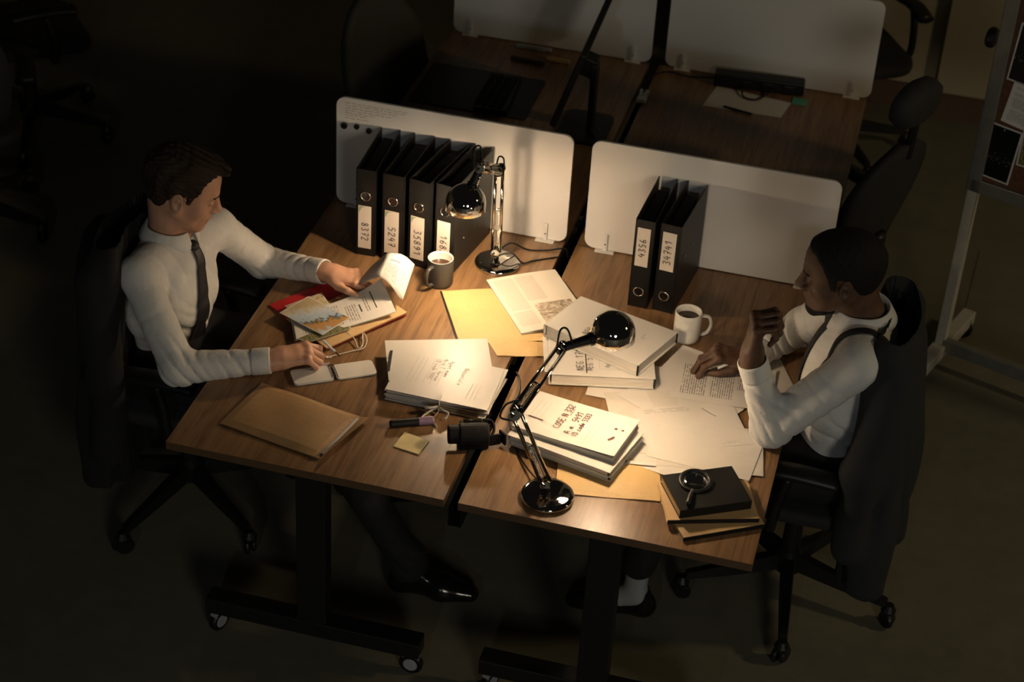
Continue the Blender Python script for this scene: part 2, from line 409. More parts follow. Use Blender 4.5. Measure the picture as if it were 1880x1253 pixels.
# ------------------------------------------------------------------ desks
def caster(parent, c, rz=0, col=M_grey):
    g = G(); x, y = c
    Mx = axisM((math.cos(rz+math.pi/2), math.sin(rz+math.pi/2), 0))
    wh = G().lathe([(0, -.012), (.031, -.012), (.036, -.007), (.036, .007), (.031, .012), (0, .012)], (x, y, .036), 20, Mx).build('caster', M_black, parent, smooth=False)
    G().lathe([(0, -.0135), (.02, -.0135), (.022, -.012), (.022, .012), (.02, .0135), (0, .0135)], (x, y, .036), 16, Mx).build('wheel_disc', col, wh)
    G().box((x, y, .07), (.05, .02, .02), rz).build('caster_fork', M_grey, wh)
def desk(x0, y0, label, group='oak desks in a block of four'):
    t = thing('desk', label, 'desk', (x0+.4, y0+.7, 0), 0, group)
    cx = x0+.4
    top = G().box((cx, y0+.7, T-.0125), (.8, 1.398, .025)).build('tabletop', M_wood, t)
    top.data.materials.append(M_edge_shade)
    for f_ in top.data.polygons: f_.material_index = int(abs(f_.normal.z) < .5)
    for yy in (y0+.085, y0+1.315):
        G().box((cx, yy, .40), (.088, .055, .56)).build('leg', M_black_metal, t, bevel=.003)
        G().box((cx, yy, .705), (.62, .055, .02)).build('top_rail', M_black_metal, t)
        ft = G().box((cx, yy, .108), (.66, .062, .055)).build('foot_beam', M_black_metal, t, bevel=.004)
        for s in (-1, 1): caster(t, (cx+s*.30, yy), 0 if s > 0 else 1.2)
    G().box((cx, y0+.7, .66), (.06, 1.18, .05)).build('long_beam', M_black_metal, t)
    return t
desk(-.82, 0, 'oak desk in front of the man with the red folder')
desk(.02, 0, 'oak desk in front of the man in braces')
desk(-.82, 1.402, 'unlit oak desk holding the monitor, behind the left screen')
desk(.02, 1.402, 'unlit oak desk behind the screen with two ring binders')
g = G().box((0, 1.4, .615), (.036, 2.7, .004))
g.box((-.018, 1.4, .645), (.003, 2.7, .06)).box((.018, 1.4, .645), (.003, 2.7, .06))
tag(g.build('cable_tray', M_black), 'black cable tray under the gap between the desks', 'cable tray')

# ------------------------------------------------------------------ desk screens
def divider(x0, y, label, marks=None, wd=.79, h=.392, yaw=0):
    t = thing('desk_screen', label, 'screen', (x0+wd/2, y, T))
    P = round_rect(wd, h, .032, 6)
    n = len(P); th = .010
    V = [(x0+wd/2+a, y-th/2, T+.004+h/2+b) for a, b in P]+[(x0+wd/2+a, y+th/2, T+.004+h/2+b) for a, b in P]
    F = [tuple(range(n)), tuple(range(2*n-1, n-1, -1))]+[(i, n+i, n+(i+1) % n, (i+1) % n) for i in range(n)]
    mk('panel', V, F, M_whiteb, t, bevel=.0012)
    for xx in (x0+.07, x0+wd-.07):
        g = G().box((xx, y-.008, T+.034), (.012, .006, .062)).box((xx, y-.014, T+.002), (.062, .018, .003)).box((xx, y+.008, T+.034), (.012, .006, .062)).box((xx, y+.014, T+.002), (.062, .018, .003))
        g.build('clamp', M_whitep, t)
        G().lathe([(0, -.0015), (.0022, -.0015), (.0022, .0015), (0, .0015)], (xx, y-.0118, T+.028), 10, axisM((0, 1, 0))).build('screw', M_black, t)
    return t
dv = divider(-.805, 1.4, 'white dry-erase desk screen with magnets behind four binders')
for X, Z, r in ((-.776, 1.036, .0105), (-.733, 1.04, .0085), (-.692, 1.032, .009)):
    m = G().lathe([(0, .004), (r, .004), (r, -.004), (r*.8, -.006), (0, -.006)], (X, 1.388, Z), 16, axisM((0, 1, 0))).build('magnet', M_black)
    tag(m, {-.776: 'round black magnet nearest the left screen edge', -.733: 'small black magnet, middle one of three', -.692: 'round black magnet right beside the first binder'}[X], 'magnet', 'magnets on the desk screen')
r = random.Random(5); segs = []
for k in range(7):
    zz = 1.118-.0085*k*(1+.1*r.random()); x = -.775
    while x < -.58-.03*k*r.random():
        l = r.uniform(.006, .02); segs.append(((x, 1.3945, zz+r.uniform(-.001, .001)), (x+l, 1.3945, zz+r.uniform(-.002, .002)))); x += l+r.uniform(.002, .007)
strokes('scribble', segs, M_pencil, dv, .0016, .0006, (0, -1, 0))
divider(.045, 1.4, 'white desk screen behind the two leaning ring binders')
divider(-.805, 2.80, 'far white desk screen behind the monitor')
divider(.04, 2.80, 'far white desk screen above the black power bar')

# ------------------------------------------------------------------ ring binders
def binder(xf, yf, wd, rz, label, num, flip=False, lab=True, hh=.313):
    """spine faces the camera side; xf,yf is the front left foot of the spine"""
    d = .284
    t = thing('ring_binder', label, 'ring binder', (xf, yf, T+.0005), rz, 'lever arch binders against the screens')
    def B(name, c, s, m, par=t, bv=0): return G().box(c, s).build(name, m, par, local=True, bevel=bv)
    sp = B('spine', (wd/2, .0015, hh/2), (wd, .003, hh), M_black, bv=.001)
    B('cover', (.0015, d/2, hh/2), (.003, d, hh), M_black)
    B('cover', (wd-.0015, d/2, hh/2), (.003, d, hh), M_black)
    B('page_bundle', (wd*.4, .15, hh*.46), (wd*.5, .21, hh*.88), M_grille)
    B('lever_plate', (wd*.75, .12, hh*.5), (.004, .14, .2), M_chrome)
    zr = hh*.70 if not flip else .058
    rg = G(); n = 28
    for k in range(n):
        pass
    pts = [(wd/2+.0152*math.cos(2*math.pi*k/n), -.0015, zr+.0152*math.sin(2*math.pi*k/n)) for k in range(n)]
    rg.tube(pts, .0023, 8, closed=True).build('finger_ring', M_chrome, t, local=True, smooth=True)
    G().lathe([(0, -.0012), (.0140, -.0012), (.0140, .0), (0, 0)], (wd/2, -.0002, zr), 24, axisM((0, 1, 0))).build('finger_hole', M_blackgloss, t, local=True)
    lw = wd*.66
    l0, l1 = (.028, .183) if not flip else (.15, .286)
    xc = wd*.46 if not flip else wd*.47
    lb = B('label', (xc, -.0012, (l0+l1)/2), (lw, .0012, l1-l0), M_label)
    if not flip and lab:
        mk('label_corner', [(xc-lw/2+.002, -.0022, l1-.002), (xc-lw/2+.022, -.0022, l1-.002), (xc-lw/2+.01, -.0022, l1-.008), (xc-lw/2+.002, -.0022, l1-.026)], [(3, 2, 1, 0)], M_lgreen, lb, local=True)
    h = lw*.50; step = .82
    L = len(num)*step*h
    if not flip: org = (xc-h*.45, -.0022, (l0+l1)/2+L/2-.018); rd = (0, 0, -1); uv = (1, 0, 0)
    else: org = (xc+h*.45, -.0022, (l0+l1)/2-L/2); rd = (0, 0, 1); uv = (-1, 0, 0)
    o = writing('handwriting', num, org, rd, uv, h, M_ink, lb, .0026, step, (0, -.0003, 0), .05, seed=int(num[:2]))
    # writing() shifted by the parent's world position; bring it back to label space
    off = world_off(lb)
    for v in o.data.vertices: v.co += off
    for yy in (.075, .155):
        for xx in (-.0008, wd+.0008):
            G().lathe([(0, -.001), (.004, -.001), (.004, .001), (0, .001)], (xx, yy, hh*.3 if not flip else hh*.55), 12, axisM((1, 0, 0))).build('rivet', M_chrome, t, local=True)
    return t
binder(-.640, 1.106, .064, math.radians(2), 'black ring binder labelled 8372, furthest from the lamp', '8372')
binder(-.553, 1.106, .071, math.radians(-3), 'second ring binder from the magnets, labelled 5247', '5247')
binder(-.466, 1.104, .071, math.radians(-10), 'ring binder labelled 35891 right behind the charcoal mug', '35891')
binder(-.379, 1.104, .067, math.radians(-9), 'black ring binder labelled 16820, behind the chrome lamp head', '16820', lab=False)
binder(.252, 1.104, .062, math.radians(-3), 'black ring binder labelled 4356, standing upside down', '4356', True)
binder(.330, 1.106, .066, math.radians(-6), 'black ring binder labelled 34741, next to the white mug', '34741', True)

# ------------------------------------------------------------------ desk lamps
def desk_lamp(label, base, j0, j1, hj, sc, cord_pts, bulb, R=.0615):
    t = thing('desk_lamp', label, 'desk lamp', (base[0], base[1], T), 0, 'jointed chrome desk lamps')
    G().lathe([(0, 0), (.070, 0), (.0735, .004), (.0735, .011), (.070, .0155), (.060, .0185), (.02, .0215), (0, .022)], (base[0], base[1], T+.0005), 48).build('base', M_chrome, t, smooth=True)
    j0, j1, hj, sc = Vector(j0), Vector(j1), Vector(hj), Vector(sc)
    G().lathe([(0, 0), (.012, 0), (.012, .012), (.008, .015), (.008, (j0.z-T)-.02), (0, (j0.z-T)-.02)], (j0.x, j0.y, T+.02), 18).build('stem', M_chrome, t, smooth=False)
    def arm(name, a, b, mat, spr):
        d = (b-a).normalized(); side = d.cross(Vector((.2, -.8, .57))).normalized()
        nrm = side.cross(d).normalized()
        for s in (-1, 1):
            g = G(); Mx = Matrix((side, nrm, d)).transposed()
            for q in (-1, 1):
                g.tube([a+side*s*.0125+nrm*q*.003, b+side*s*.0110+nrm*q*.003], .0055, 8)
            bar = g.build(name+'_rod', mat, t, smooth=True)
        for s in (-1, 1):
            a2 = a+d*.03+side*s*.0055; b2 = a+d*((b-a).length*spr)+side*s*.0055; P = []
            N = 150
            for k in range(N+1):
                f = k/N; an = f*2*math.pi*22
                P.append(a2.lerp(b2, f)+side*math.cos(an)*.0042+nrm*math.sin(an)*.0042)
            G().tube(P, .0011, 5).build('spring', M_chrome, t, smooth=True)
        for f in (0.02, spr+.02):
            c = a.lerp(b, f); G().tube([c-side*.017, c+side*.017], .0038, 8).build('cross_pin', M_chrome, t, smooth=True)
        return side, nrm
    arm('lower_arm', j0, j1, M_brass, .5)
    arm('upper_arm', j1, hj, M_brass, .42)
    for c, r in ((j0, .013), (j1, .016), (hj, .013)):
        g = G()
        for s in (-1, 1):
            g.lathe([(0, -.003), (r, -.003), (r, .003), (0, .003)], c+Vector((0, s*.014, 0)), 18, axisM((.25, -1, .1)))
        g.tube([c-Vector((.005, .024, -.002)), c+Vector((.005, .024, -.002))], .005, 10)
        g.build('joint', M_chrome, t)
    # shade: a half ball with a short straight skirt, open underneath
    dome = [(R*math.sin(a), R*math.cos(a)) for a in [math.radians(v) for v in range(8, 91, 6)]]
    dome = [(0, R)]+dome+[(R, 0), (R+.0005, -.018), (R-.0012, -.0185)]
    G().lathe(dome, sc, 56).build('shade', M_chrome, t, smooth=True)
    r2 = R-.003
    inn = [(0, r2)]+[(r2*math.sin(a), r2*math.cos(a)) for a in [math.radians(v) for v in range(8, 91, 8)]]+[(r2, -.017), (R-.0012, -.0185)]
    g = G().lathe(inn, sc, 40); g.F = [f[::-1] for f in g.F]
    g.build('reflector', M_reflector, t, smooth=True)
    d = (hj-sc).normalized(); p0 = sc+d*(R*.9)
    G().tube([p0, p0+d*.012, p0+d*.014, hj-d*.012], [.019, .019, .0155, .012], 18).build('socket', M_black, t)
    sd = d.cross(Vector((0, 0, 1))).normalized()
    G().tube([p0+d*.004+sd*.018, hj+sd*.012], .0042, 8).build('bracket', M_chrome, t, smooth=True)
    blb = [(0, -.046)]+[(.023*math.sin(a), -.023-.023*math.cos(a)) for a in [math.radians(v) for v in range(15, 166, 15)]]+[(.010, 0.0), (.010, .03), (0, .03)]
    G().lathe(blb, sc+Vector((0, 0, .006)), 16).build('bulb', bulb, t, smooth=True)
    for k, P in enumerate(cord_pts):
        G().tube(spline(P, 8), .0028, 8).build('cord', M_black, t, smooth=True)
    return t
j1 = Vector((-.205, 1.2, 1.083)); h1 = Vector((-.207, .97, 1.215)); s1 = Vector((-.2405, .94, 1.100))
desk_lamp('chrome desk lamp standing beside the ring binders', (-.193, 1.195), (-.2, 1.195, .79), j1, h1, s1,
  [[h1+Vector((0, .01, .01)), h1+Vector((-.012, .03, .05)), h1+Vector((-.02, -.01, .06)), h1+Vector((-.015, -.02, 0))],
   [j1+Vector((-.01, 0, .01)), j1+Vector((-.004, .0, .045)), j1+Vector((.012, 0, .04)), j1+Vector((.014, 0, -.01))],
   [(-.195, 1.19, .775), (-.15, 1.2, .79), (-.115, 1.21, .755), (-.09, 1.25, .744), (-.02, 1.30, .744)],
   [(-.185, 1.2, .80), (-.165, 1.26, .79), (-.12, 1.31, .745), (-.06, 1.33, .744), (-.005, 1.36, .74), (0, 1.37, .66)]], M_bulb)
j2 = Vector((.160, .01, 1.070)); e2 = Vector((.2085, .31, 1.087)); s2 = Vector((.330, .39, 1.113))
desk_lamp('chrome desk lamp reaching over the case folders', (.243, .0985), (.236, .1, .79), j2, e2, s2,
  [[e2+Vector((-.01, -.02, .005)), e2+Vector((-.008, .0, .055)), e2+Vector((.012, .0, .062)), e2+Vector((.03, .01, .0))],
   [j2+Vector((.0, .03, .02)), j2+Vector((-.03, .01, .01)), j2+Vector((-.035, -.02, -.01)), j2+Vector((0, -.01, -.02))],
   [(.24, .11, .775), (.19, .16, .755), (.12, .26, .744), (.05, .42, .7435), (.05, .53, .7435), (.035, .60, .7435), (.012, .64, .738), (.0, .66, .65)]], M_bulb2)

# ------------------------------------------------------------------ mugs
def mug(label, c, r, h, out, inn, hd, drink):
    t = thing('mug', label, 'mug', (c[0], c[1], T))
    G().lathe([(0, 0), (r*.90, 0), (r*.97, .004), (r, .012), (r, h-.002), (r-.001, h)], (c[0], c[1], T+.0006), 40).build('cup_body', out, t, smooth=True)
    G().lathe([(r-.001, h), (r-.0035, h), (r-.0045, h-.006), (r-.006, .012), (0, .008)], (c[0], c[1], T+.0006), 40).build('cup_lining', inn, t, smooth=True)
    z = T+h*drink
    G().lathe([(0, 0), (r-.0048, 0)], (c[0], c[1], z), 40).build('coffee', M_coffee, t)
    d = Vector((math.cos(hd), math.sin(hd), 0)); b = Vector((c[0], c[1], T))
    P = spline([b+d*(r-.003)+Vector((0, 0, h*.84)), b+d*(r+.022)+Vector((0, 0, h*.80)), b+d*(r+.031)+Vector((0, 0, h*.52)), b+d*(r+.020)+Vector((0, 0, h*.22)), b+d*(r-.003)+Vector((0, 0, h*.15))], 6)
    G().tube(P, .0052, 10, r2=1.4).build('handle', out, t, smooth=True)
mug('charcoal mug with a white inside, in front of the binders', (-.336, 1.03), .041, .094, M_mugd, M_mugw, math.radians(-112), .72)
mug('plain white mug beside the man in braces', (.460, .983), .041, .098, M_mugw, M_mugw, math.radians(18), .78)

# ------------------------------------------------------------------ envelopes, folders and papers, left desk
def envelope(name, quad, z, th, label, mat, open_end=1, cat='envelope'):
    q = [Vector((p[0], p[1], z)) for p in quad]
    t = thing(name, label, cat, (sum(p[0] for p in quad)/4, sum(p[1] for p in quad)/4, z))
    def bow(a, b): return Vector((0, 0, th*(math.sin(math.pi*a)**.5)*(math.sin(math.pi*b)**.5) if 0 < a < 1 and 0 < b < 1 else 0))
    sheet('front_leaf', quad, z+.0015, mat, t, 14, 10, .0008, lambda a, b: bow(a, b)+Vector((0, 0, .0012*math.sin(9*a+4*b))))
    sheet('back_leaf', quad, z, mat, t, 4, 4, .0008)
    return t, q
ev, q = envelope('envelope', [(-.709, .123), (-.391, .058), (-.349, .278), (-.667, .343)], T+.003, .016, 'brown kraft envelope with an open end by the left desk corner', M_kraft)
e0, e1 = Vector((-.391, .058)), Vector((-.349, .278)); dr = Vector((.034, -.0066))
sheet('flap', [(*e0, T+.004), (*(e0+dr*.3), T+.022), (*(e1+dr*.9), T+.012), (*e1, T+.004)], 0, M_kraft, ev, 4, 4)
sheet('paper_inside', [(-.395, .078, T+.008), (-.384, .076, T+.009), (-.345, .262, T+.009), (-.354, .266, T+.008)], 0, M_paper, ev, 3, 3)

# spiral notebook
t = thing('notebook', 'small spiral notebook lying open under the writing hand', 'notebook', (-.48, .43, T))
A = Vector((-.574, .361)); u = Vector((.207, .132)).normalized(); v = Vector((-u.y, u.x))
def NB(f0, f1): return [A+u*f0, A+u*f1, A+u*f1+v*.072, A+u*f0+v*.072]
for nm, f0, f1, z1 in (('left_leaves', 0, .118, .008), ('right_leaves', .126, .246, .006)):
    P = round_rect(f1-f0, .072, .012, 4); c = A+u*(f0+f1)/2+v*.036
    G().prism([c+u*a+v*b for a, b in P], T+.001, T+z1).build(nm, M_paper, t)
for k in range(9):
    c = A+u*.122+v*(.006+.0075*k)
    P = [Vector((*(c+u*.009*math.cos(a)), T+.007+.006*math.sin(a))) for a in [2*math.pi*i/12 for i in range(12)]]
    G().tube(P, .0011, 6, closed=True).build('wire_ring', M_black, t)
c = A+u*.10+v*.080
G().tube([Vector((*(c-u*.010), T+.006)), Vector((*(c+u*.022), T+.006))], .005, 10).build('pen_loop', M_paper2, t)
G().tube([Vector((*(c-u*.026), T+.006)), Vector((*(c-u*.010), T+.006))], [.002, .004], 8).build('pencil_tip', M_kraft, t)

# red folder, tan folder, hand-held pages, photographs
def F4(b, c, w2, z):                     # rectangle on edge b->c, extending w2 to the left
    b, c = Vector(b), Vector(c); n = Vector((-(c-b).y, (c-b).x)).normalized()*w2
    return [b, c, c+n, b+n]
fq = F4((-.549, .567), (-.380, .818), .292, 0)
t = thing('folder', 'red card folder under the left man’s papers'.replace('’', "'"), 'folder', (-.58, .75, T))
slab('back_cover', fq, T+.001, T+.0035, M_red, t)
sheet('front_cover', [(*p, T+.005+.006*(i in (0, 1))) for i, p in enumerate(fq)], 0, M_red, t, 6, 6, .0012)
kq = F4((-.545, .556), (-.376, .814), .2, 0)
t = thing('folder', 'tan card folder lying on the red one', 'folder', (-.53, .72, T+.012))
sheet('cover', [(*kq[0], T+.013), (*kq[1], T+.016), (*kq[2], T+.0135), (*kq[3], T+.012)], 0, M_kraft3, t, 6, 6, .0012)
sheet('lower_cover', [(*kq[0], T+.011), (*kq[1], T+.0125), (*kq[2], T+.0115), (*kq[3], T+.0105)], 0, M_kraft3, t, 6, 6, .001)
pq = [(-.641, .560, T+.019), (-.402, .781, T+.022), (-.479, .871, T+.022), (-.705, .691, T+.019)]
def pbend(a, b): return Vector((0, 0, a**3*(.012*(1-b)+.062*b)))
o = sheet('document_page', pq, 0, M_print2, None, 16, 12, .0008, pbend)
tag(o, 'typed page with black bars lying under the photographs', 'paper')
o = sheet('document_page', [(p[0]-.004, p[1]-.004, p[2]-.003) for p in pq], 0, M_paper, None, 10, 8, .0006, pbend)
tag(o, 'blank sheet directly beneath the typed page with photographs', 'paper')
def curl_page(off, mat, label):
    cols = [[(-.560, .842, .792), (-.527, .930, .826)], [(-.510, .838, .835), (-.492, .925, .868)], [(-.478, .832, .856), (-.474, .915, .888)], [(-.462, .829, .853), (-.455, .918, .891)], [(-.435, .823, .838), (-.432, .935, .880)], [(-.400, .817, .798), (-.406, .956, .842)]]
    n = 40; V = []; U = []; top = spline([c[1] for c in cols], 8); bot = spline([c[0] for c in cols], 8)
    m = 6; W = len(top)
    for s in (0, 1):
        for j in range(m+1):
            for i in range(W):
                p = bot[i].lerp(top[i], j/m)+Vector(off)
                V.append(p+Vector((.0007*s, 0, .0007*s))); U.append((i/(W-1)*1.9-.9, j/m))
    N = (m+1)*W; F = []
    for j in range(m):
        for i in range(W-1):
            k = j*W+i; F.append((k, k+W, k+W+1, k+1)); F.append((N+k, N+k+1, N+k+W+1, N+k+W))
    ring = list(range(W))+[j*W+W-1 for j in range(1, m+1)]+[m*W+i for i in range(W-2, -1, -1)]+[j*W for j in range(m-1, 0, -1)]
    for a, b in zip(ring, ring[1:]+ring[:1]): F.append((a, b, N+b, N+a))
    return tag(mk('document_page', V, F, mat, None, smooth=True, uv=U), label, 'paper')
M_curl = printed('typed_page_turned', 30, ((.3, .98, .1, .9),), along='u', bars=((.12, .8, .30, .34),), words=16)
curl_page((0, 0, 0), M_print3, 'typed page being turned over in the left hand')
curl_page((.006, .004, -.005), M_paper, 'second sheet curling behind the turned page')
def print_photo(quad, z, mat, label):
    t = thing('photograph', label, 'photograph', (sum(p[0] for p in quad)/4, sum(p[1] for p in quad)/4, z), 0, 'photographs on the left desk')
    sheet('print_paper', quad, z, M_phback, t, 2, 2, .0006)
    c = sum((Vector(p[:2]) for p in quad), Vector((0, 0)))/4
    q2 = [c+(Vector(p[:2])-c)*.955 for p in quad]
    sheet('picture', q2, z+.0008, mat, t, 2, 2, .0002)
print_photo([(-.640, .562), (-.600, .556), (-.505, .668), (-.550, .700)], T+.0215, M_ph_green, 'photograph of dark bushes, lowest of the pile')
print_photo([(-.735, .715), (-.66, .66), (-.598, .755), (-.655, .822)], T+.0225, M_ph_tan, 'tan photograph half hidden behind the landscape one')
print_photo([(-.735, .668), (-.573, .597), (-.523, .712), (-.684, .782)], T+.0275, M_ph_sky, 'landscape photograph with blue sky on top of the pile')
# string with its tag
g = G().tube(spline([(-.515, .652, T+.016), (-.485, .632, T+.012), (-.462, .600, T+.006), (-.452, .612, T+.010), (-.470, .668, T+.014), (-.448, .640, T+.012), (-.446, .603, T+.006), (-.470, .584, T+.004), (-.50, .556, T+.004), (-.53, .528, T+.004)], 8), .0017, 7)
t = tag(g.build('string', M_ribbon, None, smooth=True), 'loose white string trailing from the tan folder', 'string')
slab('string_tag', [(-.535, .522), (-.520, .530), (-.524, .538), (-.538, .531)], T+.002, T+.003, M_paper, t)

# tied stack of files, left of the gap
sq = [(-.3095, .381), (-.0026, .375), (.001, .593), (-.3135, .597)]
fileq = rect((-.193, .560), .312, .212, math.radians(22.8))
t = thing('file_stack', 'stack of white files tied with a cream ribbon', 'files', (-.155, .49, T))
rr = random.Random(3)
for k in range(7):
    c = Vector((-.155, .487))+Vector((rr.uniform(-.006, .006), rr.uniform(-.008, .006)))
    slab('loose_sheets', rect(c, .298, .212, math.radians(rr.uniform(-4, 3))), T+.001+.0048*k, T+.0052+.0048*k, M_pages, t)
slab('file_cover', [(p[0], p[1]) for p in sq], T+.0352, T+.0372, M_card, t)
slab('inner_file', rect((-.205, .574), .305, .205, math.radians(21)), T+.0378, T+.0396, M_card, t)
tq = [(-.3065, .379), (-.004, .374), (-.008, .585), (-.3085, .588)]
tc = sheet('top_cover', [(*p, T+.0402) for p in tq], 0, M_card, t, 8, 8, .0012)
zt = T+.0418
for k, (txt, x, y0, h) in enumerate((('Nepuscule', -.118, .552, .0145), ('Agent name', -.166, .572, .0125), ('Nick T. Hernan', -.187, .576, .0125), ('ID code 1993', -.208, .572, .0135))):
    writing('handwriting', txt, (x, y0, zt), (-.02, -1, 0), (1, -.02, 0), h, M_ink2, tc, .0012, .68, (0, 0, .0004), .06, k)
strokes('ruled_lines', [((x, .57, zt), (x-.003, .44, zt)) for x in (-.262, -.247, -.234, -.171, -.192, -.213)]+[((x, .49, zt), (x-.002, .41, zt)) for x in (-.075, -.063, -.051)], M_pencil, tc, .0007)
tapes = [[(-.145, .40, zt+.002), (-.143, .372, zt+.003), (-.142, .366, T+.03), (-.143, .362, T+.012), (-.15, .33, T+.004), (-.13, .302, T+.003)],
         [(-.143, .364, T+.028), (-.165, .345, T+.032), (-.18, .352, T+.024), (-.16, .364, T+.022), (-.143, .366, T+.026)],
         [(-.143, .364, T+.028), (-.128, .348, T+.032), (-.112, .352, T+.02), (-.118, .34, T+.008)],
         [(-.15, .36, T+.024), (-.175, .335, T+.012), (-.185, .30, T+.006)]]
for P in tapes: G().tube(spline(P, 8), .0045, 6, r2=.22).build('ribbon', M_ribbon, t, smooth=True)
slab('index_tab', [(-.352, .565), (-.345, .57), (-.322, .470), (-.329, .462)], T+.041, T+.043, M_black, t)

# marker pen
t = thing('marker_pen', 'black marker pen with a lilac cap', 'marker', (-.20, .29, T))
a = Vector((-.256, .262, T+.0125)); b = Vector((-.143, .319, T+.0125)); d = (b-a).normalized(); Mx = axisM(d); L = (b-a).length
G().lathe([(0, 0), (.009, 0), (.0115, .004), (.0118, .085), (0, .085)], a, 20, Mx).build('barrel', M_black, t, smooth=False)
G().lathe([(.0121, .083), (.0124, L-.004), (.0105, L), (0, L)], a, 20, Mx).build('cap', M_lilac, t, smooth=False)
G().box(a+d*.105+Vector((0, 0, .0125)), (.03, .004, .003), math.atan2(d.y, d.x)).build('clip', M_lilac, t)
o = slab('sticky_note', [(-.2187, .180), (-.142, .167), (-.1306, .2335), (-.2081, .2523)], T+.0006, T+.0035, M_sticky)
tag(o, 'pad of pale yellow sticky notes in front of the marker', 'sticky note')

# camcorder lying across the gap
t = thing('camcorder', 'small black camcorder lying across the desk gap', 'camcorder', (-.015, .262, T))
ax = Vector((.93, .36, 0)).normalized(); sd = Vector((-ax.y, ax.x, 0)); o0 = Vector((-.012, .258, T+.036)); Mx = axisM(-ax)
R3 = Matrix((ax, sd, Vector((0, 0, 1)))).transposed()
G().lathe([(0, -.045), (.030, -.045), (.034, -.040), (.035, -.005), (.034, .036), (.029, .042), (0, .042)], o0, 24, Mx).build('camera_body', M_matt, t, smooth=False, bevel=.001)
G().box(o0+Vector((0, 0, -.012)), (.085, .052, .046), M=R3).build('camera_housing', M_matt, t, bevel=.006)
lens = G().lathe([(0, .040), (.027, .040), (.027, .066), (.025, .070), (.021, .070), (.019, .060), (0, .060)], o0+Vector((0, 0, .004)), 28, Mx).build('lens_barrel', M_matt, t)
G().lathe([(0, .0605), (.019, .0605)], o0+Vector((0, 0, .004)), 24, Mx).build('lens_glass', M_blackgloss, lens)
G().box(o0+sd*.026+Vector((0, 0, .022)), (.072, .016, .012), M=R3).build('top_rail', M_matt, t, bevel=.003)
G().box(o0+sd*.029+Vector((0, 0, .030)), (.05, .010, .004), M=R3).build('accessory_shoe', M_brass, t)
G().tube(spline([o0+ax*.03+sd*.03+Vector((0, 0, .03)), o0+ax*.055+sd*.03+Vector((0, 0, .024)), o0+ax*.06+sd*.012+Vector((0, 0, .005)), o0+ax*.045-sd*.01+Vector((0, 0, -.01))], 6), .004, 8).build('hand_strap', M_matt, t, smooth=True)
scr = G().box(o0+ax*.062-sd*.008+Vector((0, 0, -.012)), (.034, .006, .036), M=R3 @ Matrix.Rotation(.25, 3, 'Z')).build('viewfinder', M_matt, t, bevel=.002)
G().box(o0+ax*.083-sd*.004+Vector((0, 0, -.008)), (.006, .03, .036), M=R3 @ Matrix.Rotation(.5, 3, 'Z')).build('flip_screen', M_matt, t, bevel=.001)
for k, (da, ds, dz) in enumerate(((.045, .01, .028), (.047, -.002, .026), (.04, .02, .026))):
    G().lathe([(0, 0), (.004, 0), (.004, .004), (0, .004)], o0+ax*da+sd*ds+Vector((0, 0, dz)), 10).build('button', M_chrome, t)

# yellow envelopes and magazine
o = slab('card_folder', [(-.188, .718), (-.13, .745), (-.255, 1.005), (-.322, .984)], T+.0002, T+.0014, M_black)
tag(o, 'black card folder edge showing left of the yellow envelope', 'folder')
envelope('envelope', [(-.182, .722), (.058, .822), (-.068, 1.092), (-.316, .985)], T+.0015, .003, 'upper yellow envelope lying under the magazine', M_kraft2)
envelope('envelope', [(-.060, .700), (.078, .744), (.028, .880), (-.140, .81)], T+.0004, .001, 'lower yellow envelope poking out toward the gap', M_kraft2)
mq = [(-.0187, .826), (.166, .957), (-.013, 1.212), (-.198, 1.080)]
mq = F4((-.0187, .826), (-.198, 1.080), -.232, 0)
mq = [mq[1], mq[2], mq[3], mq[0]]
t = thing('magazine', 'folded magazine with a picture lying on the yellow envelope', 'magazine', (-.02, 1.02, T+.006))
slab('pages', mq, T+.006, T+.0105, M_pages, t)
sheet('cover_page', mq, T+.0107, M_news, t, 8, 8, .0008, lambda a, b: Vector((0, 0, .003*math.sin(math.pi*a))))

# ------------------------------------------------------------------ right desk: white cases, loose sheets, files, books
def case(quad, z0, z1, label, spine_side):
    t = thing('box_file', label, 'box file', (sum(p[0] for p in quad)/4, sum(p[1] for p in quad)/4, z0))
    c = sum((Vector(p[:2]) for p in quad), Vector((0, 0)))/4
    qi = [c+(Vector(p[:2])-c)*.965 for p in quad]
    slab('lower_board', quad, z0, z0+.003, M_card, t)
    slab('pages', qi, z0+.003, z1-.003, M_pages, t)
    tp = slab('upper_board', quad, z1-.003, z1, M_card, t, bevel=.001)
    a, b = quad[spine_side], quad[(spine_side+1) % 4]
    n = (Vector(b[:2])-Vector(a[:2])).normalized(); n = Vector((n.y, -n.x))*.003
    slab('spine', [a, b, Vector(b[:2])+n, Vector(a[:2])+n], z0, z1, M_card, t)
    for q in (quad[1], quad[2]):
        d = (c-Vector(q[:2])).normalized()*.006
        G().lathe([(0, 0), (.003, 0), (.003, z1-z0-.006), (0, z1-z0-.006)], (q[0]+d.x*.4, q[1]+d.y*.4, z0+.003), 10).build('corner_post', M_black, t)
    return t, tp
ang = math.atan2(.0768, .2978); u = Vector((math.cos(ang), math.sin(ang))); v = Vector((-u.y, u.x)); A = Vector((.125, .600))
lowq = [A, A+u*.308, A+u*.308+v*.262, A+v*.262]
t, tp = case(lowq, T+.0085, T+.046, 'white box file with a struck-through note, lower of two', 3)
z = T+.0465
writing('handwriting', 'NEG.171', A.to_3d()+Vector((0, 0, z))+(u*.098+v*.025).to_3d(), v.to_3d(), (-u).to_3d(), .021, M_ink, tp, .0024, .74, (0, 0, .0004), .05, 4)
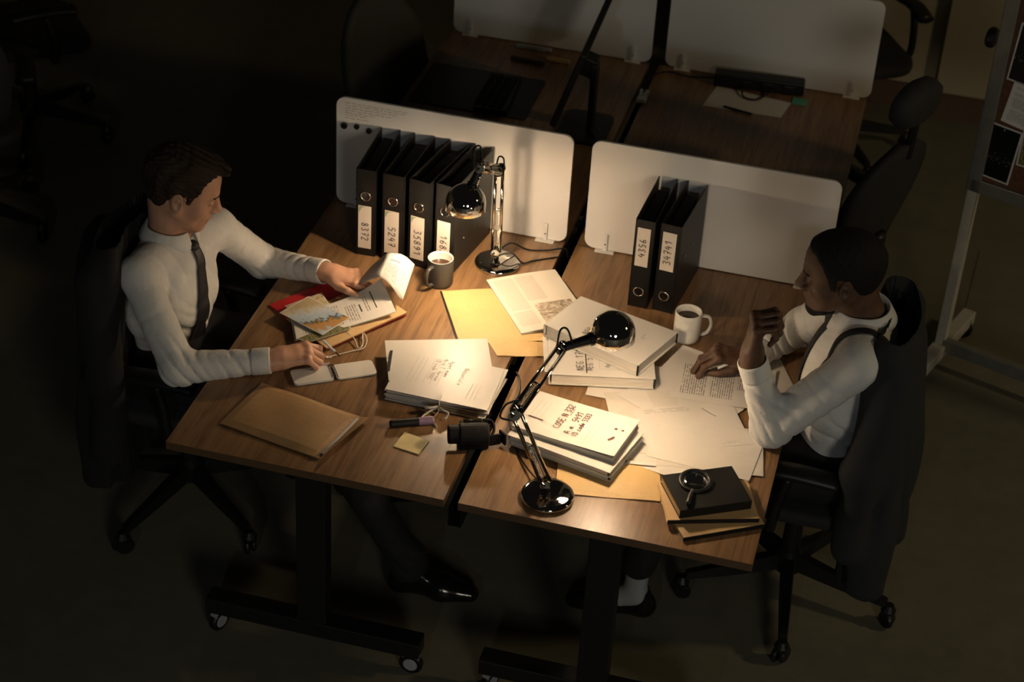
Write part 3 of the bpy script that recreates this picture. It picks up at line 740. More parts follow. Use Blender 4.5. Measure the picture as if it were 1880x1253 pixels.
writing('handwriting', 'NEG.5', A.to_3d()+Vector((0, 0, z))+(u*.125+v*.025).to_3d(), v.to_3d(), (-u).to_3d(), .018, M_ink, tp, .002, .74, (0, 0, .0004), .05, 5)
P = lambda a, b: A.to_3d()+Vector((0, 0, z))+(u*a+v*b).to_3d()
strokes('red_strike', [(P(.107, .012), P(.105, .15))], M_ink2, tp, .0035)
strokes('ruled_box', [(P(.145, .036), P(.145, .14)), (P(.145, .036), P(.285, .036)), (P(.20, .036), P(.20, .12))], M_pencil, tp, .0008)
writing('handwriting', 'Apt', P(.175, .045), v.to_3d(), (-u).to_3d(), .014, M_ink, tp, .0016, .7, (0, 0, .0004), .05, 6)
writing('handwriting', 'Kat', P(.225, .042), v.to_3d(), (-u).to_3d(), .012, M_ink, tp, .0016, .7, (0, 0, .0004), .05, 7)
writing('handwriting', '24', P(.25, .042), v.to_3d(), (-u).to_3d(), .012, M_ink, tp, .0016, .7, (0, 0, .0004), .05, 8)
slab('inner_divider', [A+u*.004-u*.02+v*.02, A+u*.03+v*.02, A+u*.03+v*.2, A-u*.02+v*.2], T+.038, T+.0395, M_card, t)
ang = math.atan2(-.1163, .3095); u2 = Vector((math.cos(ang), math.sin(ang))); v2 = Vector((-u2.y, u2.x)); A2 = Vector((.060, .784))
topq = [A2, A2+u2*.331, A2+u2*.331+v2*.222, A2+v2*.2]
t, tp = case(topq, T+.0475, T+.088, 'white box file marked NPP under the lamp head', 3)
writing('handwriting', 'NPP', A2.to_3d()+Vector((0, 0, T+.0885))+(u2*.128+v2*.035).to_3d(), v2.to_3d(), (-u2).to_3d(), .018, M_ink, tp, .002, .74, (0, 0, .0004), .05, 9)
strokes('pen_mark', [(A2.to_3d()+Vector((0, 0, T+.0885))+(u2*a+v2*b).to_3d(), A2.to_3d()+Vector((0, 0, T+.0885))+(u2*c+v2*d).to_3d()) for a, b, c, d in ((.262, .12, .262, .15), (.27, .12, .27, .135))], M_ink, tp, .001)

sheets = [((.380, .700), .297, .21, 2, M_form, 'form sheet poking out from under the lower box file'),
 ((.572, .800), .297, .21, -16, M_paper, 'sheet pointing at the white mug'),
 ((.657, .818), .297, .21, 25, M_paper2, 'sheet beneath the far sleeve of the man in braces'),
 ((.505, .640), .297, .21, -28, M_paper, 'blank sheet in the middle of the spread papers'),
 ((.435, .520), .21, .297, 21, M_paper2, 'blank sheet tucked behind the case folder stack'),
 ((.545, .395), .297, .21, -14, M_paper, 'blank sheet whose corner sticks out by the tan envelope'),
 ((.628, .455), .297, .21, 9, M_paper2, 'skewed sheet reaching furthest toward the desk edge'),
 ((.560, .535), .297, .21, 26, M_form, 'form sheet lying in front of the propped elbow'),
 ((.616, .455), .297, .212, -4, M_paper, 'blank sheet on top beside the black book'),
 ((.612, .772), .297, .21, 4, M_print1, 'typed page under the resting right hand')]
for k, (c, w_, h_, a, m, lb) in enumerate(sheets):
    q = rect(c, w_, h_, math.radians(a))
    if m is M_print1: q = [q[3], q[0], q[1], q[2]]
    o = sheet('loose_sheet', q, T+.0006+.0007*k, m, None, 8, 8, .0003, (lambda s, cr: lambda a, b: Vector((0, 0, .0004+.0006*math.sin(5*a+s)*math.cos(4*b+s)+.005*max(0, (a if cr & 1 else 1-a)+(b if cr & 2 else 1-b)-1.25)**1.5)))(k, (0, 1, 2, 0, 0, 1, 3, 1, 3, 2)[k]))
    tag(o, lb, 'paper', 'loose sheets spread on the right desk')
g = G().tube([(.572, .628, T+.0095), (.618, .603, T+.0095)], .0012, 6)
tag(g.build('pencil_lead', M_pencil, None), 'thin dark pencil stub on the spread papers', 'pencil')
o = slab('ruler', rect((.455, .318), .085, .014, math.radians(10)), T+.0083, T+.0095, M_whitep)
tag(o, 'short clear ruler beside the case folder stack', 'ruler')

# files stacked on a tan envelope
ev, q = envelope('envelope', [(.2604, .1215), (.5385, .1777), (.500, .372), (.222, .316)], T+.001, .004, 'tan envelope under the case folder stack', M_kraft2)
sheet('torn_flap', [(.232, .150, T+.003), (.268, .148, T+.012), (.270, .168, T+.010), (.235, .172, T+.003)], 0, M_kraft, ev, 4, 4, .0006)
ang = math.radians(-14); u = Vector((math.cos(ang), math.sin(ang))); v = Vector((-u.y, u.x)); A = Vector((.083, .283))
for k, (dx, dy, z0, z1, lb) in enumerate(((.001, .004, .007, .0235, 'bottom white ledger of the case folder stack'), (0, 0, .024, .0415, 'white ledger just under the case folder'))):
    q = [A+u*dx+v*dy, A+u*(.316+dx)+v*dy, A+u*(.316+dx)+v*(.212+dy), A+u*dx+v*(.212+dy)]
    t = thing('ledger', lb, 'ledger', (q[0].x+.15, q[0].y+.1, T+z0), 0, 'white ledgers under the case folder')
    c = sum(q, Vector((0, 0)))/4; qi = [c+(p-c)*.97 for p in q]
    slab('lower_cover', q, T+z0, T+z0+.0025, M_card, t); slab('pages', qi, T+z0+.0025, T+z1-.0025, M_pages, t); slab('upper_cover', q, T+z1-.0025, T+z1, M_card, t)
    slab('spine', [q[3], q[0], q[0]-u*.003, q[3]-u*.003], T+z0, T+z1, M_pages, t)
    G().lathe([(0, 0), (.004, 0), (.004, .008), (0, .008)], (*(q[1]-u*.006+v*.006), T+z0+.004), 8).build('corner_post', M_black, t)
cq = [(.0859, .3085), (.3897, .2499), (.4245, .4345), (.1207, .493)]
t = thing('case_folder', 'white case folder with handwritten case number', 'folder', (.255, .37, T+.042))
slab('pages', [Vector(p)*.97+Vector((.255, .371))*.03 for p in cq], T+.042, T+.0555, M_pages, t)
slab('lower_cover', cq, T+.0418, T+.043, M_card, t)
def cb(a, b): return Vector((0, 0, .010*a*a+.002*math.sin(math.pi*b)))
tc = sheet('cover', [(*p, T+.056) for p in cq], 0, M_card, t, 10, 8, .0012, cb)
cu = Vector((.3038, -.0586)).normalized().to_3d(); cv = Vector((-cu.y, cu.x, 0)); C0 = Vector((.0859, .3085, 0))
def CP(a, b): return C0+cu*a+cv*b+Vector((0, 0, T+.0588+.010*(a/.309)**2+.002*math.sin(math.pi*b/.188)))
slope = cu+Vector((0, 0, .03))
for txt, a, b, h, k in (('COSE N 332', .122, .045, .0195, 1), ('A.n. 5491', .158, .036, .019, 2), ('ID code 5333', .180, .032, .0155, 3)):
    writing('handwriting', txt, CP(a, b), cv, -slope, h, M_ink2, tc, .0023, .66, (0, 0, .001), .05, k)
strokes('ruled_lines', [(CP(a, .07), CP(a, .15)) for a in (.026, .041, .056)]+[(CP(a, .03), CP(a, .115)) for a in (.206, .221)], M_pencil, tc, .0007)
strokes('pen_bar', [(CP(.022, .062), CP(.068, .060))], M_ink2, tc, .004)
strokes('pen_blot', [(CP(.262, .115), CP(.27, .116)), (CP(.283, .115), CP(.29, .116)), (CP(.266, .058), CP(.277, .078))], M_ink2, tc, .007)
strokes('case_underline', [(CP(.126, .115), CP(.126, .15))], M_ink2, tc, .0014)

# notebooks, black book, magnifying glass
def book(name, quad, z0, z1, cover, pages, label, spine_edge, spine_mat, cat='book'):
    t = thing(name, label, cat, (sum(p[0] for p in quad)/4, sum(p[1] for p in quad)/4, z0))
    q = [Vector(p[:2]) for p in quad]; c = sum(q, Vector((0, 0)))/4; qi = [c+(p-c)*.975 for p in q]
    slab('lower_cover', q, z0, z0+.0018, cover, t); slab('pages', qi, z0+.0018, z1-.0018, pages, t); slab('upper_cover', q, z1-.0018, z1, cover, t)
    a, b = q[spine_edge], q[(spine_edge+1) % 4]; n = (b-a).normalized(); n = Vector((n.y, -n.x))*.0022
    slab('spine', [a, b, b+n, a+n], z0, z1+.0002, spine_mat, t)
    return t
def bq(A, B, h): return F4(A, B, h, 0)
book('notebook', bq((.628, .036), (.826, .160), .165), T+.0008, T+.0125, M_kraft3, M_pages, 'tan notebook with a black spine, bottom of the pile', 0, M_black)
book('notebook', bq((.5756, .079), (.8095, .164), .165), T+.013, T+.0245, M_kraft3, M_pages, 'tan notebook directly under the black book', 0, M_black)
book('book', bq((.6035, .0971), (.7803, .1995), .152), T+.025, T+.052, M_black, M_kraft3, 'thick black book with tan page edges', 0, M_black)
t = thing('magnifying_glass', 'black magnifying glass lying on the black book', 'magnifying glass', (.62, .2, T+.0525))
c = Vector((.621, .226, T+.0585)); tilt = axisM((.0, -.10, 1)); n = 40
P = [tilt @ Vector((.0405*math.cos(2*math.pi*k/n), .0405*math.sin(2*math.pi*k/n), 0))+c for k in range(n)]
G().tube(P, .0045, 10, closed=True, r2=1.3).build('rim', M_black, t, smooth=True)
G().lathe([(0, .004), (.012, .0036), (.024, .0024), (.039, 0), (.024, -.0024), (.012, -.0036), (0, -.004)], c, 36, tilt).build('lens', M_glass, t, smooth=True)
hd = Vector((.0, -.105, -.0)); h0 = c+Vector((0, -.042, .001)); h1_ = Vector((.620, .118, T+.0605))
G().tube([h0, h0.lerp(h1_, .2), h0.lerp(h1_, .28), h0.lerp(h1_, .9), h1_], [.0045, .0055, .0068, .0072, .005], 14).build('handle', M_black, t, smooth=True)

# ------------------------------------------------------------------ the unlit desks behind
t = thing('monitor', 'black flat monitor seen edge-on on the unlit desk', 'monitor', (-.12, 2.2, T))
hh_ = Vector((-.035, .9994, 0)).normalized(); nn = Vector((-.9516, -.0335, .3054)).normalized(); uu = hh_.cross(nn) if hh_.cross(nn).z > 0 else nn.cross(hh_)
c = Vector((-.168, 2.2, 1.001)); Mm = Matrix((hh_, nn, uu)).transposed()
G().box(c, (.505, .022, .300), M=Mm).build('screen_housing', M_black, t, bevel=.003)
G().box(c+nn*.0118, (.49, .002, .284), M=Mm).build('screen', M_screen, t)
G().box((-.115, 2.19, .875), (.022, .055, .26)).build('stand_column', M_black, t, bevel=.004)
G().box(c-nn*.03, (.07, .05, .07), M=Mm).build('stand_hinge', M_black, t, bevel=.004)
G().prism([Vector((-.135, 2.19))+Vector(q_) for q_ in round_rect(.18, .24, .04)], T+.0008, T+.012).build('stand_foot', M_black, t)
G().tube(spline([(-.11, 2.16, T+.02), (-.06, 2.08, T+.006), (-.02, 2.0, T+.006), (0.0, 2.0, T-.02)], 8), .004, 8).build('power_cord', M_black, t)
t = thing('desk_mat', 'black desk mat on the unlit desk below the monitor', 'desk mat', (-.57, 2.33, T))
G().prism([Vector((-.575, 2.34))+Vector((a, b)) for a, b in round_rect(.44, .33, .015)], T+.0006, T+.0045).build('mat', M_black, t)
t = thing('keyboard', 'black keyboard lying on the black desk mat', 'keyboard', (-.57, 2.3, T+.005))
G().box((-.50, 2.33, T+.0125), (.125, .30, .015), math.radians(4)).build('keyboard_case', M_black, t, bevel=.003)
for i in range(4):
    for j in range(9): G().box((-.545+.028*i, 2.215+.029*j-.0016*i, T+.0215), (.022, .023, .005), math.radians(4)).build('key', M_grille, t)
for (x, y, l, rz, m, lb) in ((-.468, 2.754, .14, .02, M_grey, 'pale grey marker at the foot of the far left screen'), (-.462, 2.636, .135, -.06, M_chairfab, 'dull green marker second from the far left screen'), (-.355, 2.682, .092, -.03, M_kraft3, 'tan eraser stick lying by the markers')):
    o = G().box((x, y, T+.0085), (l, .016, .015), rz).build('marker', m, None, bevel=.003); tag(o, lb, 'marker', 'markers below the far screen')
t = thing('power_bar', 'black power bar with loose cables below the far screen', 'power bar', (.41, 2.72, T))
G().box((.415, 2.742, T+.026), (.34, .06, .05), math.radians(5)).build('bar', M_black, t, bevel=.006)
for k in range(4): G().box((.29+.08*k, 2.71+.007*k, T+.022), (.045, .03, .035), math.radians(5)).build('plug', M_black, t, bevel=.004)
for P in ([(.25, 2.73, T+.02), (.15, 2.72, T+.012), (.07, 2.74, T+.008), (.02, 2.70, T+.006), (.0, 2.66, T-.01)], [(.36, 2.70, T+.02), (.37, 2.64, T+.007), (.42, 2.628, T+.007), (.45, 2.67, T+.01), (.47, 2.70, T+.02)]):
    G().tube(spline(P, 8), .0035, 7).build('cable', M_black, t)
o = slab('note_sheet', [(.238, 2.520), (.530, 2.530), (.550, 2.66), (.262, 2.70)], T+.0006, T+.0016, M_paper2); tag(o, 'cream paper sheet on the unlit right desk', 'paper')
o = slab('sticky_note', [(.552, 2.655), (.607, 2.655), (.607, 2.71), (.552, 2.71)], T+.0006, T+.003, M_green); tag(o, 'green sticky note next to the power bar', 'sticky note')
g = G().tube([(.315, 2.535, T+.006), (.425, 2.510, T+.006)], .0042, 8); tag(g.build('pen', M_black, None), 'dark pen across the cream sheet on the unlit desk', 'pen')
t = thing('plug_adapter', 'white two-pronged plug adapter by the far desk gap', 'adapter', (.008, 2.51, T))
for s in (-1, 1): G().box((.014+.009*s, 2.515, T+.010), (.013, .052, .018), -.1*s).build('prong_half', M_whitep, t, bevel=.002)
G().box((.016, 2.475, T+.009), (.034, .035, .016)).build('adapter_body', M_whitep, t, bevel=.003)

# ------------------------------------------------------------------ mobile pinboard
bd = Vector((.945, -.327)).normalized(); bn = Vector((bd.y, -bd.x)); B0 = Vector((1.262, 2.215))
t = thing('pinboard', 'wheeled cork pinboard with photographs at the right', 'pinboard', (B0.x, B0.y, 0))
rb = math.atan2(bd.y, bd.x)
def bp(a, z, o=0): p = B0+bd*a+bn*o; return (p.x, p.y, z)
G().box(bp(.6, 1.30), (1.2, .02, 1.05), rb).build('cork_panel', M_cork, t)
for nm, a, z, w_, h_ in (('frame_rail', .6, .775, 1.24, .05), ('frame_rail', .6, 1.83, 1.24, .05), ('frame_stile', -.008, 1.30, .05, 1.10), ('frame_stile', 1.22, 1.30, .05, 1.10)):
    G().box(bp(a, z, .004), (w_, .034, h_), rb).build(nm, M_alu, t, bevel=.003)
for a in (-.01, 1.23):
    G().box(bp(a, .42, -.004), (.036, .036, .70), rb).build('post', M_steel, t, bevel=.002)
    ft = G().box(bp(a, .075), (.05, .56, .05), rb).build('foot', M_steel, t, bevel=.003)
    for s in (-1, 1):
        caster(t, (B0+bd*a+bn*.24*s)[:], rb, M_black)
G().box(bp(.6, .10), (1.2, .03, .05), rb).build('cross_bar', M_alu, t, bevel=.003)
kn = G().lathe([(0, -.014), (.03, -.014), (.036, -.006), (.036, .006), (.03, .014), (0, .014)], bp(-.058, 1.315), 20, axisM((bd.x, bd.y, 0))).build('pivot_knob', M_black, t)
def pin(a0, a1, z0, z1, mat, label, border=True, tilt=0, cat='photograph'):
    o = .0155
    def q(m, off):
        ca, cz = (a0+a1)/2, (z0+z1)/2; P = []
        for a, z in ((a0+m, z0+m), (a1-m, z0+m), (a1-m, z1-m), (a0+m, z1-m)):
            da, dz = a-ca, z-cz; P.append(Vector(bp(ca+da*math.cos(tilt)-dz*math.sin(tilt), cz+da*math.sin(tilt)+dz*math.cos(tilt), off)))
        return P
    def leaf(name, m, off, mat, par):
        A_, B_ = q(m, off), q(m, off+.001)
        return mk(name, A_+B_, [(3, 2, 1, 0), (4, 5, 6, 7), (0, 1, 5, 4), (1, 2, 6, 5), (2, 3, 7, 6), (3, 0, 4, 7)], mat, par, uv=[(0, 0), (1, 0), (1, 1), (0, 1)]*2)
    A_ = q(0, o); c = sum(A_, Vector((0, 0, 0)))/4
    t2 = thing('pinned_print', label, cat, c)
    leaf('print_paper', 0, o, M_phback if border else mat, t2)
    if border: leaf('picture', .006, o+.0012, mat, t2)
    G().lathe([(0, 0), (.005, 0), (.004, .006), (0, .008)], bp((a0+a1)/2, z1-.012, o+.002), 10, axisM((bn.x, bn.y, 0))).build('pin', M_chrome, t2)
pin(.0, .115, .818, 1.025, M_ph_dark, 'dark photograph pinned at the lower left of the pinboard', tilt=-.06)
pin(.03, .19, 1.19, 1.40, M_ph_dark, 'dark photograph pinned above the typed note', tilt=-.05)
pin(.045, .15, 1.035, 1.20, M_print1, 'typed note pinned between the two dark photographs', False, -.12, 'note')
pin(.12, .26, .90, 1.10, M_ph_green, 'photograph pinned right of the lowest dark one')
pin(.085, .24, 1.40, 1.58, M_paper2, 'blank paper pinned at the top of the visible pinboard', False, -.05, 'note')
# ------------------------------------------------------------------ office chairs
def office_chair(label, loc, rz, leg0, headrest=False, arms=True, fab=M_grille, backmat=None, tall=1.04, recline=.10, dx=0):
    t = thing('office_chair', label, 'office chair', (loc[0], loc[1], 0), rz)
    backmat = backmat or fab
    K = dict(local=True)
    for k in range(5):
        a = leg0-rz+k*2*math.pi/5; d = Vector((math.cos(a), math.sin(a), 0)); s = Vector((-d.y, d.x, 0))
        V = []
        for r, w_, z0, z1 in ((.03, .022, .10, .155), (.18, .019, .085, .125), (.325, .014, .075, .098)):
            V += [d*r-s*w_+Vector((0, 0, z0)), d*r+s*w_+Vector((0, 0, z0)), d*r+s*w_*.7+Vector((0, 0, z1)), d*r-s*w_*.7+Vector((0, 0, z1))]
        F = [(3, 2, 1, 0), (8, 9, 10, 11)]
        for i in (0, 4): F += [(i+j, i+(j+1) % 4, i+4+(j+1) % 4, i+4+j) for j in range(4)]
        leg = mk('leg', V, F, M_black, t, **K)
        c = d*.335; Mx = axisM((s*math.cos(.5)+d*math.sin(.5)))
        for q in (-1, 1):
            G().lathe([(0, -.008), (.024, -.008), (.028, -.003), (.028, .003), (.024, .008), (0, .008)], (c.x+s.x*.012*q, c.y+s.y*.012*q, .029), 16, Mx).build('caster', M_black, leg, **K)
        G().lathe([(0, 0), (.02, 0), (.024, .02), (.014, .04), (0, .04)], (c.x, c.y, .042), 12).build('caster_hood', M_black, leg, **K)
    G().lathe([(0, .09), (.042, .09), (.045, .15), (.03, .165), (.027, .30), (.018, .30), (.018, .42), (0, .42)], (0, 0, 0), 20).build('gas_column', M_black, t, **K)
    G().box((-.03, 0, .425), (.28, .2, .035)).build('seat_plate', M_black, t, **K)
    n = 14; V = []; F = []
    P = round_rect(.47, .49, .09, 5)
    lv = [(.445, .93), (.455, .985), (.475, 1.0), (.49, .99), (.498, .93), (.498, .5)]
    m = len(P)
    for z, s in lv: V += [(a*s, b*s, z-(.012*(a/.235)**3 if a > 0 else 0)) for a, b in P]
    for i in range(len(lv)-1): F += [(i*m+j, i*m+(j+1) % m, (i+1)*m+(j+1) % m, (i+1)*m+j) for j in range(m)]
    F += [tuple(range(m-1, -1, -1)), tuple((len(lv)-1)*m+j for j in range(m))]
    mk('seat', V, F, fab, t, smooth=True, **K)
    # backrest: curved shell
    V = []; F = []; nu, nv = 10, 12
    for sgn in (0, 1):
        for j in range(nv+1):
            f = j/nv; z = .56+f*(tall-.56); wd = .22*(1-.35*abs(2*f-.75)**3)
            if f > .9: wd *= 1-.25*((f-.9)/.1)**2
            for i in range(nu+1):
                y = (i/nu*2-1)*wd
                x = -.235+dx-recline*f**1.4+.9*y*y-.03*math.sin(math.pi*f)-.035*sgn
                V.append((x, y, z))
    N = (nu+1)*(nv+1)
    for j in range(nv):
        for i in range(nu):
            k = j*(nu+1)+i; F += [(k, k+1, k+nu+2, k+nu+1), (N+k, N+k+nu+1, N+k+nu+2, N+k+1)]
    ring = list(range(nu+1))+[j*(nu+1)+nu for j in range(1, nv+1)]+[nv*(nu+1)+i for i in range(nu-1, -1, -1)]+[j*(nu+1) for j in range(nv-1, 0, -1)]
    for a, b in zip(ring, ring[1:]+ring[:1]): F.append((N+a, N+b, b, a))
    mk('backrest', V, F, backmat, t, smooth=True, **K)
    G().tube(spline([(-.1, 0, .425), (-.27, 0, .43), (-.305+dx, 0, .50), (-.31+dx, 0, .66)], 6), .022, 10, r2=1.6).build('back_support', M_black, t, smooth=True, **K)
    if arms:
        for s in (-1, 1):
            g = G().tube(spline([(.06, s*.19, .43), (.06, s*.275, .45), (.05, s*.285, .56), (.03, s*.28, .645)], 6), .016, 10)
            ar = g.build('armrest_post', M_black, t, smooth=True, **K)
            G().tube(spline([(.15, s*.275, .66), (.03, s*.28, .67), (-.11, s*.272, .655)], 6), .02, 10, r2=1.9).build('armrest_pad', M_black, ar, smooth=True, **K)
    if headrest:
        G().tube([(-.36, 0, tall-.05), (-.37, 0, tall+.13)], .016, 8).build('headrest_stem', M_black, t, **K)
        V = []; F = []; n = 18
        g = G().lathe([(0, -.045), (.06, -.045), (.085, -.025), (.09, 0), (.085, .025), (.06, .045), (0, .045)], (-.355, 0, tall+.15), 26, axisM((1, 0, .25)))
        g.V = [(x, y*1.35, z) for x, y, z in g.V]
        g.build('headrest', fab, t, smooth=True, **K)
    return t
office_chair("left man's office chair with a black jacket over its back", (-1.035, .635), 0, math.radians(-107), dx=.045, recline=.06, tall=.985)
office_chair('office chair of the man in braces, dark jacket hung on it', (.885, .80), math.pi, math.radians(-84), fab=M_grille, backmat=M_chairfab, dx=.085, recline=.05, tall=1.03)
office_chair('empty office chair with an olive back at the unlit left desk', (-.69, 2.25), math.radians(-22), .4, fab=M_grille, backmat=M_chairfab, tall=1.05)
office_chair('black office chair with a headrest behind the right desks', (.69, 2.10), math.radians(152), -.2, headrest=True, tall=1.03, recline=.10)
office_chair('black office chair standing against the back wall', (.66, 3.78), math.radians(-60), .3, tall=1.0)
office_chair('unlit office chair on the far left floor', (-2.62, 2.72), math.radians(40), 0.02)
office_chair('unlit office chair nearest the left picture edge', (-2.52, 1.93), math.radians(120), -.05)

# ------------------------------------------------------------------ implicit surfaces for bodies and cloth
class Field:
    def __init__(s, lo, hi, h):
        s.lo = np.array(lo, np.float32); s.h = h
        s.n = np.ceil((np.array(hi)-np.array(lo))/h).astype(int)+1
        s.a = np.full(s.n, .5, np.float32)
    def sub(s, lo, hi):
        i0 = np.clip(np.floor((np.array(lo)-s.lo)/s.h).astype(int), 0, s.n); i1 = np.clip(np.ceil((np.array(hi)-s.lo)/s.h).astype(int)+1, 0, s.n)
        if np.any(i1 <= i0): return None
        sl = tuple(slice(a, b) for a, b in zip(i0, i1))
        g = [s.lo[k]+s.h*np.arange(i0[k], i1[k], dtype=np.float32) for k in range(3)]
        X, Y, Z = np.meshgrid(*g, indexing='ij'); return sl, X, Y, Z
    def op(s, lo, hi, fn, k, mode='add'):
        m = k+4*s.h+.004
        r = s.sub(np.array(lo)-m, np.array(hi)+m)
        if r is None: return s
        sl, X, Y, Z = r; d = fn(X, Y, Z).astype(np.float32); a = s.a[sl]
        if mode == 'add':
            hh = np.maximum(k-np.abs(a-d), 0); s.a[sl] = np.minimum(a, d)-hh*hh/(4*max(k, 1e-6))
        else:
            d = -d if mode == 'cut' else d
            hh = np.maximum(k-np.abs(a-d), 0); s.a[sl] = np.maximum(a, d)+hh*hh/(4*max(k, 1e-6))
        return s
    def cap(s, p, q, r0, r1=None, k=.02, mode='add', sx=None):
        """tapered limb from p to q; sx=(unit axis, factor) widens it along that axis"""
        p = np.array(p, float); q = np.array(q, float); r1 = r0 if r1 is None else r1; d = q-p; L2 = max(d@d, 1e-9)
        R = max(r0, r1)*(sx[1] if sx else 1)
        ax = np.array(sx[0], float)/np.linalg.norm(sx[0]) if sx else None
        def fn(X, Y, Z):
            x, y, z = X-p[0], Y-p[1], Z-p[2]; t = np.clip((x*d[0]+y*d[1]+z*d[2])/L2, 0, 1)
            x = x-t*d[0]; y = y-t*d[1]; z = z-t*d[2]; dd = x*x+y*y+z*z
            if sx:
                e = x*ax[0]+y*ax[1]+z*ax[2]; dd = dd-e*e*(1-1/sx[1]**2)
            return np.sqrt(np.maximum(dd, 1e-12))-(r0+t*(r1-r0))
        return s.op(np.minimum(p, q)-R, np.maximum(p, q)+R, fn, k, mode)
    def ell(s, c, r, M=None, k=.02, mode='add'):
        c = np.array(c, float); r = np.array(r, float); M = np.eye(3) if M is None else np.array(M, float); R = r.max()
        def fn(X, Y, Z):
            x, y, z = X-c[0], Y-c[1], Z-c[2]
            u = [(M[0, i]*x+M[1, i]*y+M[2, i]*z) for i in range(3)]
            k0 = np.sqrt(sum((u[i]/r[i])**2 for i in range(3))+1e-9); k1 = np.sqrt(sum((u[i]/r[i]**2)**2 for i in range(3))+1e-9)
            return k0*(k0-1)/k1
        return s.op(c-R, c+R, fn, k, mode)
    def warp(s, lo, hi, fn):
        r = s.sub(lo, hi)
        if r is not None: sl, X, Y, Z = r; s.a[sl] += fn(X, Y, Z).astype(np.float32)
        return s
    def sample(s, P):
        P = (np.atleast_2d(np.array(P, float))-s.lo)/s.h; P = np.clip(P, 0, s.n-1.001); i = P.astype(int); f = P-i; out = 0
        for a in (0, 1):
            for b in (0, 1):
                for c in (0, 1):
                    w_ = (f[:, 0] if a else 1-f[:, 0])*(f[:, 1] if b else 1-f[:, 1])*(f[:, 2] if c else 1-f[:, 2])
                    out = out+w_*s.a[i[:, 0]+a, i[:, 1]+b, i[:, 2]+c]
        return out
    def grad(s, P):
        P = np.atleast_2d(np.array(P, float)); e = s.h*1.5; g = np.stack([s.sample(P+np.eye(3)[i]*e)-s.sample(P-np.eye(3)[i]*e) for i in range(3)], 1)
        return g/(np.linalg.norm(g, axis=1, keepdims=True)+1e-9)
    def settle(s, P, off):
        """move points onto the surface, off above it"""
        P = np.atleast_2d(np.array(P, float)).copy()
        for _ in range(25): P -= s.grad(P)*((s.sample(P)-off)*.8)[:, None]
        return P, s.grad(P)
    def mesh(s):
        a = s.a; a[0] = a[-1] = .5; a[:, 0] = a[:, -1] = .5; a[:, :, 0] = a[:, :, -1] = .5
        b = a < 0
        c = b[:-1, :-1, :-1]; anyb = c.copy(); allb = c.copy()
        nx, ny, nz = (k-1 for k in s.n)
        for i in (0, 1):
            for j in (0, 1):
                for k in (0, 1):
                    q = b[i:nx+i, j:ny+j, k:nz+k]; anyb |= q; allb &= q
        act = anyb & ~allb
        I = np.argwhere(act); idx = np.full(act.shape, -1, np.int32); idx[act] = np.arange(len(I), dtype=np.int32)
        P = np.zeros((len(I), 3)); W = np.zeros(len(I))
        cr = [(i, j, k) for i in (0, 1) for j in (0, 1) for k in (0, 1)]
        val = {c: a[I[:, 0]+c[0], I[:, 1]+c[1], I[:, 2]+c[2]] for c in cr}
        for c0 in cr:
            for ax in range(3):
                if c0[ax]: continue
                c1 = tuple(1 if q == ax else c0[q] for q in range(3)); v0, v1 = val[c0], val[c1]
                m = (v0 < 0) != (v1 < 0); t = np.where(m, v0/np.where(m, v0-v1, 1), 0)
                for q in range(3): P[:, q] += np.where(m, c0[q]+(t if q == ax else 0), 0)
                W += m
        V = (I+P/W[:, None])*s.h+s.lo
        F = []
        for ax in range(3):
            u, v = (ax+1) % 3, (ax+2) % 3
            lo = [slice(None)]*3; hi = [slice(None)]*3; lo[ax] = slice(0, -1); hi[ax] = slice(1, None)
            e = np.argwhere(b[tuple(lo)] != b[tuple(hi)]); e = e[(e[:, u] > 0) & (e[:, v] > 0) & (e[:, u] < s.n[u]-1) & (e[:, v] < s.n[v]-1)]
            ins = b[e[:, 0], e[:, 1], e[:, 2]]
            def at(du, dv):
                q = e.copy(); q[:, u] -= du; q[:, v] -= dv; return idx[q[:, 0], q[:, 1], q[:, 2]]
            Q = np.stack([at(0, 0), at(1, 0), at(1, 1), at(0, 1)], 1); Q[~ins] = Q[~ins][:, ::-1]
            F.append(Q)
        return V, np.concatenate(F)
    def build(s, name, mat, parent=None, base=None, smooth=2, mats=None, pick=None):
        V, F = s.mesh()
        if smooth:
            E = np.concatenate([F[:, [0, 1]], F[:, [1, 2]], F[:, [2, 3]], F[:, [3, 0]]])
            for it in range(smooth):
                for lam in (.5, -.52):
                    acc = np.zeros_like(V); cnt = np.zeros(len(V)); np.add.at(acc, E[:, 0], V[E[:, 1]]); np.add.at(cnt, E[:, 0], 1); np.add.at(acc, E[:, 1], V[E[:, 0]]); np.add.at(cnt, E[:, 1], 1)
                    V = V+lam*(acc/np.maximum(cnt, 1)[:, None]-V)
        off = np.array(base if parent is None else world_off(parent))
        me = bpy.data.meshes.new(name); n = len(V)
        me.vertices.add(n); me.vertices.foreach_set('co', (V-off).astype(np.float32).ravel())
        me.loops.add(len(F)*4); me.loops.foreach_set('vertex_index', F.astype(np.int32).ravel())
        me.polygons.add(len(F)); me.polygons.foreach_set('loop_start', np.arange(0, len(F)*4, 4, dtype=np.int32))
        me.polygons.foreach_set('use_smooth', np.ones(len(F), bool))
        me.update(calc_edges=True); me.validate()
        me.materials.append(mat)
        if mats:
            for m in mats: me.materials.append(m)
            C = V[F].mean(1); me.polygons.foreach_set('material_index', pick(C).astype(np.int32))
        o = bpy.data.objects.new(name, me); COL.objects.link(o)
        if parent is not None: o.parent = parent
        else: o.location = off
        return o

